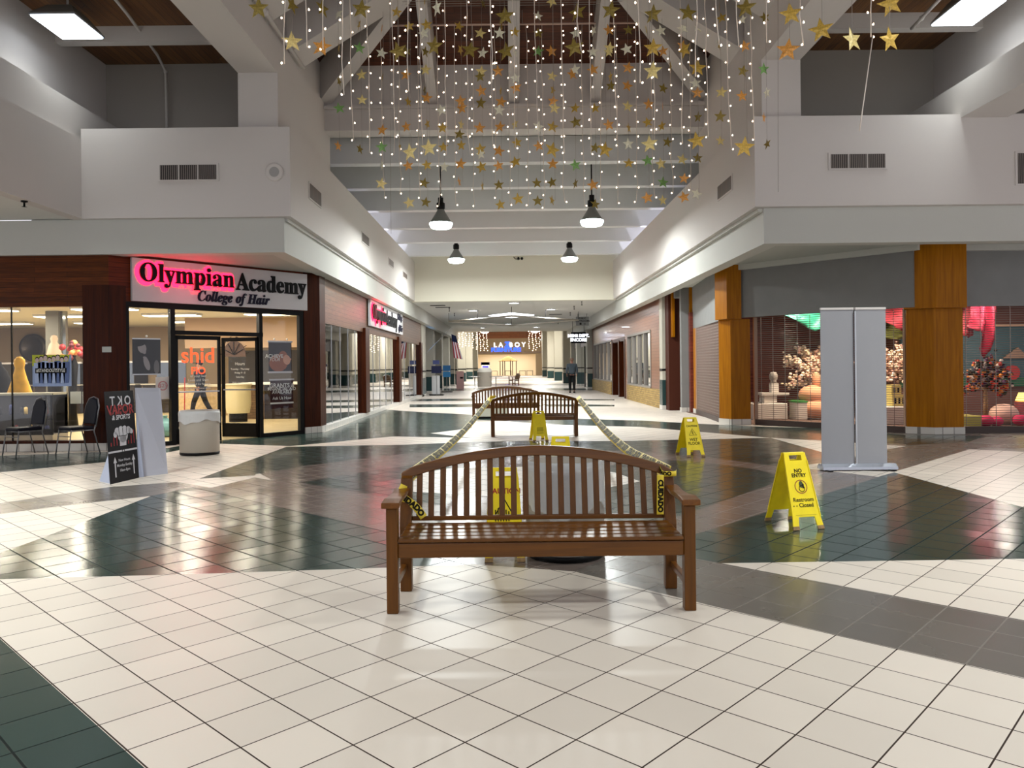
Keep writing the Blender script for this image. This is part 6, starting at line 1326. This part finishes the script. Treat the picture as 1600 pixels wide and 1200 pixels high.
# shop sign at the far end and lit shop with gazebo
t = thing('store_sign', 'white and blue lettered store sign on the tan wall at the far end', 'sign', (-.6, 114.8, 3.9))
b = MB(); WL = emit('sign_white_glow', (255, 255, 255), 1.6, False); BLU = emit('sign_blue_glow', (40, 80, 255), 1.8, False)
c0 = AT(790, 539, 114.5); b.text('LA', .95, WL, frame((c0.x-1.1, 114.85, c0.z), (1, 0, 0)), bold=.02, spacing=1.6); b.build('white_letters', t); b = MB(); b.text('BOY', .95, WL, frame((c0.x+1.75, 114.85, c0.z), (1, 0, 0)), bold=.02, spacing=1.6); b.build('white_letters', t)
b = MB(); b.text('FURNITURE', .85, BLU, frame((c0.x+.05, 114.85, c0.z-.75), (1, 0, 0)), bold=.05); b.text('Z', 1.0, BLU, frame((c0.x+.25, 114.8, c0.z+.05), (1, 0, 0)), bold=.06); b.build('blue_letters', t)
S('wall_far_shop', lambda b: (b.box(-6, 5, 124, 124.2, 0, 4, mat('far_shop_wall', (230, 214, 190), .8)), b.box(-6.2, -6, 115.2, 124.2, 0, 4, mat('far_shop_wall', (1, 1, 1))), b.box(5, 5.2, 115.2, 124.2, 0, 4, mat('far_shop_wall', (1, 1, 1)))))
S('ceiling_far_shop', lambda b: b.box(-6.2, 5.2, 115.2, 124.2, 3.6, 3.8, CEILW)); S('floor_far_shop', lambda b: b.box(-6.2, 5.2, 115.2, 124.2, -.05, .01, F_BEIGE))
light('far_shop_light', (-.5, 119.5, 3.5), 8, 420, (1, .93, .82), sizey=6)
t = thing('gazebo', 'thatched round gazebo inside the lit store at the far end', 'gazebo', (-.3, 118, .01))
MB().lathe([(1.5, 2.25), (1.45, 2.2), (1.0, 2.55), (.1, 3.0), (.001, 3.0)], mat('thatch', (176, 140, 84), .9), (-.3, 118, 0), 20).build('thatched_roof', t)
for a in range(6): MB().cyl((-.3+1.25*math.cos(a), 118+1.25*math.sin(a), .01), (-.3+1.25*math.cos(a), 118+1.25*math.sin(a), 2.4), .06, RED, n=6).build('post', t)
for i, (x, y, c) in enumerate(((-2.4, 117.2, 'left of the gazebo'), (-.3, 117.9, 'under the gazebo'), (1.9, 117.3, 'just right of the gazebo'), (3.0, 117.6, 'at the right end'))):
    t = thing('dining_set', 'dark table with chairs in the far lit store, '+c, 'furniture', (x, y, .01), 0, 'furniture in the far store'); b = MB(); b.box(x-.5, x+.5, y-.3, y+.3, .68, .74, DARK); b.build('tabletop', t)
    for sx in (-1, 1):
        for sy in (-1, 1): MB().box(x+sx*.45-.03, x+sx*.45+.03, y+sy*.25-.03, y+sy*.25+.03, .01, .68, DARK).build('leg', t)
# icicle lights at the mouth of the far court
rr = random.Random(33)
for side, (xa_, xb_) in (('left', (722, 764)), ('right', (824, 838))):
    t = thing('curtain_lights', 'dense curtain of warm bulbs hanging on the %s where the far court begins' % side, 'string lights', (AT((xa_+xb_)/2, 530, 59.5).x, 59.5, 4.1)); b = MB(); w_ = MB()
    nx = 9 if side == 'left' else 4
    for i in range(nx):
        px = xa_-5+(xb_-xa_+2)*i/(nx-1)+(8 if side == 'right' else 0); a = AT(px, 519, 59.5); a.z = 4.138; c = AT(px, 519+rr.uniform(20, 29), 59.5); w_.cyl(a, c, .006, WIRE, n=4); z = c.z
        while z < a.z: b.sph((a.x+rr.uniform(-.06, .06), 59.5+rr.uniform(-.2, .2), z), .035, BULB, 6, 4); z += .16
    w_.build('wires', t); b.build('bulbs', t, kind='stuff')
# stands, screens and boards on the left of the corridor
def stand(name, label, cat, px0, px1, py0, py1, Y, parts, base=True):
    a = AT(px0, py0, Y); c = AT(px1, py1, Y); t = thing(name, label, cat, ((a.x+c.x)/2, Y, 0))
    for nm, u0, u1, v0, v1, m in parts:
        MB().box(a.x+(c.x-a.x)*u0, a.x+(c.x-a.x)*u1, Y-.03, Y+.03, max(0.0, c.z+(a.z-c.z)*v0) if v0 >= 0 else 0.04*base, c.z+(a.z-c.z)*v1, m).build(nm, t)
    if base: MB().box(a.x-.1, c.x+.1, Y-.25, Y+.25, 0, .04, DARK).build('base', t); b = MB(); b.cyl(((a.x+c.x)/2, Y+.03, .02), ((a.x+c.x)/2, Y+.03, c.z+.1), .02, STEEL, n=8); b.build('pole', t)
    return t
stand('display_stand', 'white information stand with a dark screen by the left corridor wall', 'display stand', 674, 688, 587, 612, 39.8, [('cabinet', .05, .95, -.1, 1, BEAMW2)])
stand('display_screen', 'dark screen panel above the white information stand', 'screen', 674, 690, 563, 588, 39.1, [('screen', 0, 1, .2, .65, mat('screen_navy', (30, 34, 60), .3)), ('top_board', .15, .8, .75, 1, mat('board_navy', (40, 50, 96), .4))], True)
cc = AT(677, 530, 41); t = thing('wall_tv', 'lit blue advertising screen high on the left corridor wall', 'screen', (-4.6, 41, cc.z)); b = MB(); b.box(-4.66, -4.6, 40.2, 41.8, 2.5, 3.4, BLACK); b.build('casing', t); MB().box(-4.6, -4.59, 40.3, 41.7, 2.56, 3.34, emit('screen_blue_glow', (110, 170, 230), 2.0, False)).build('screen', t)
stand('sign_stand', 'blue two-panel sign stand on the left of the corridor', 'sign stand', 692, 704, 571, 589, 44, [('upper_panel', 0, 1, .52, 1, mat('panel_blue', (30, 110, 170), .4)), ('lower_panel', 0, 1, 0, .46, mat('panel_blue2', (40, 130, 190), .4))])
# flag
Yf = 41.5; p0 = AT(708.5, 522, Yf); t = thing('flag', 'striped American flag hanging on a slanted pole at the left of the corridor', 'flag', (p0.x, Yf, p0.z)); rr = random.Random(4)
b = MB(); vs = []; fs = []; nc = 14
for i in range(nc):
    u = i/(nc-1)
    for j in range(7): v = j/6; vs.append((p0.x-.12+.5*v*(.5+.5*u)+.12*u, Yf+.05*math.sin(v*9+u*2), p0.z-1.28*u-.1*v))
mR, mW, mB = mat('flag_red', (150, 30, 40), .7), mat('flag_white', (214, 206, 206), .7), mat('flag_blue', (24, 30, 60), .7)
for i in range(nc-1):
    for j in range(6):
        f_ = (i*7+j, i*7+j+1, (i+1)*7+j+1, (i+1)*7+j); b.f.append(f_); b.m.append(b.mi(mB if i < 4 else (mR if j % 2 == 0 else mW))); b.sm.append(True)
b.v = [Vector(v) for v in vs]; b.build('flag_cloth', t); MB().cyl((p0.x-.12, Yf, p0.z+.35), (-4.72, Yf, 2.0), .015, STEEL, n=6).build('pole', t)
stand('vending_machine', 'pink-fronted vending machine on the left of the corridor', 'machine', 713, 725, 580, 598, 50, [('cabinet', 0, 1, -.05, 1, mat('machine_pink', (226, 176, 170), .5)), ('coin_panel', .5, .9, .35, .5, DARK)], False)
stand('kiosk', 'purple and white kiosk standing before the far store', 'kiosk', 752, 765, 566, 590, 88, [('cabinet', 0, 1, -.1, 1, BEAMW2), ('screen', .15, .85, .2, .75, emit('kiosk_glow', (90, 80, 190), 1.2, False)), ('header', -.05, 1.05, .82, 1, mat('kiosk_purple', (90, 84, 130), .4))], False)
p = FL(706, 601); t = thing('potted_plant', 'small green plant in a dark pot beside the blue sign stand', 'plant', (p[0], p[1], 0)); MB().lathe([(.001, 0), (.14, 0), (.18, .35), (.15, .35)], DARK, (p[0], p[1], 0), 14).build('pot', t)
b = MB(); rr = random.Random(6)
for i in range(40): b.sph((p[0]+rr.gauss(0, .12), p[1]+rr.gauss(0, .12), .35+rr.uniform(0, .45)), rr.uniform(.04, .07), mat('plant_green', (40, 76, 40), .7), 6, 4)
b.build('foliage', t)
# cafe tables on the left of the far corridor
for i, (px, py) in enumerate(((742, 605), (775, 605))):
    p = FL(px, py); t = thing('cafe_table', 'small metal cafe table %s of the domed trash bin' % ('left', 'right')[i], 'table', (p[0], p[1], 0), 0, 'cafe tables by the far trash bin')
    MB().cyl((p[0], p[1], .72), (p[0], p[1], .75), .45, STEEL, n=20).build('tabletop', t); MB().cyl((p[0], p[1], .02), (p[0], p[1], .72), .03, STEEL, n=8).build('post', t); MB().cyl((p[0], p[1], 0), (p[0], p[1], .02), .25, STEEL, n=16).build('foot', t)
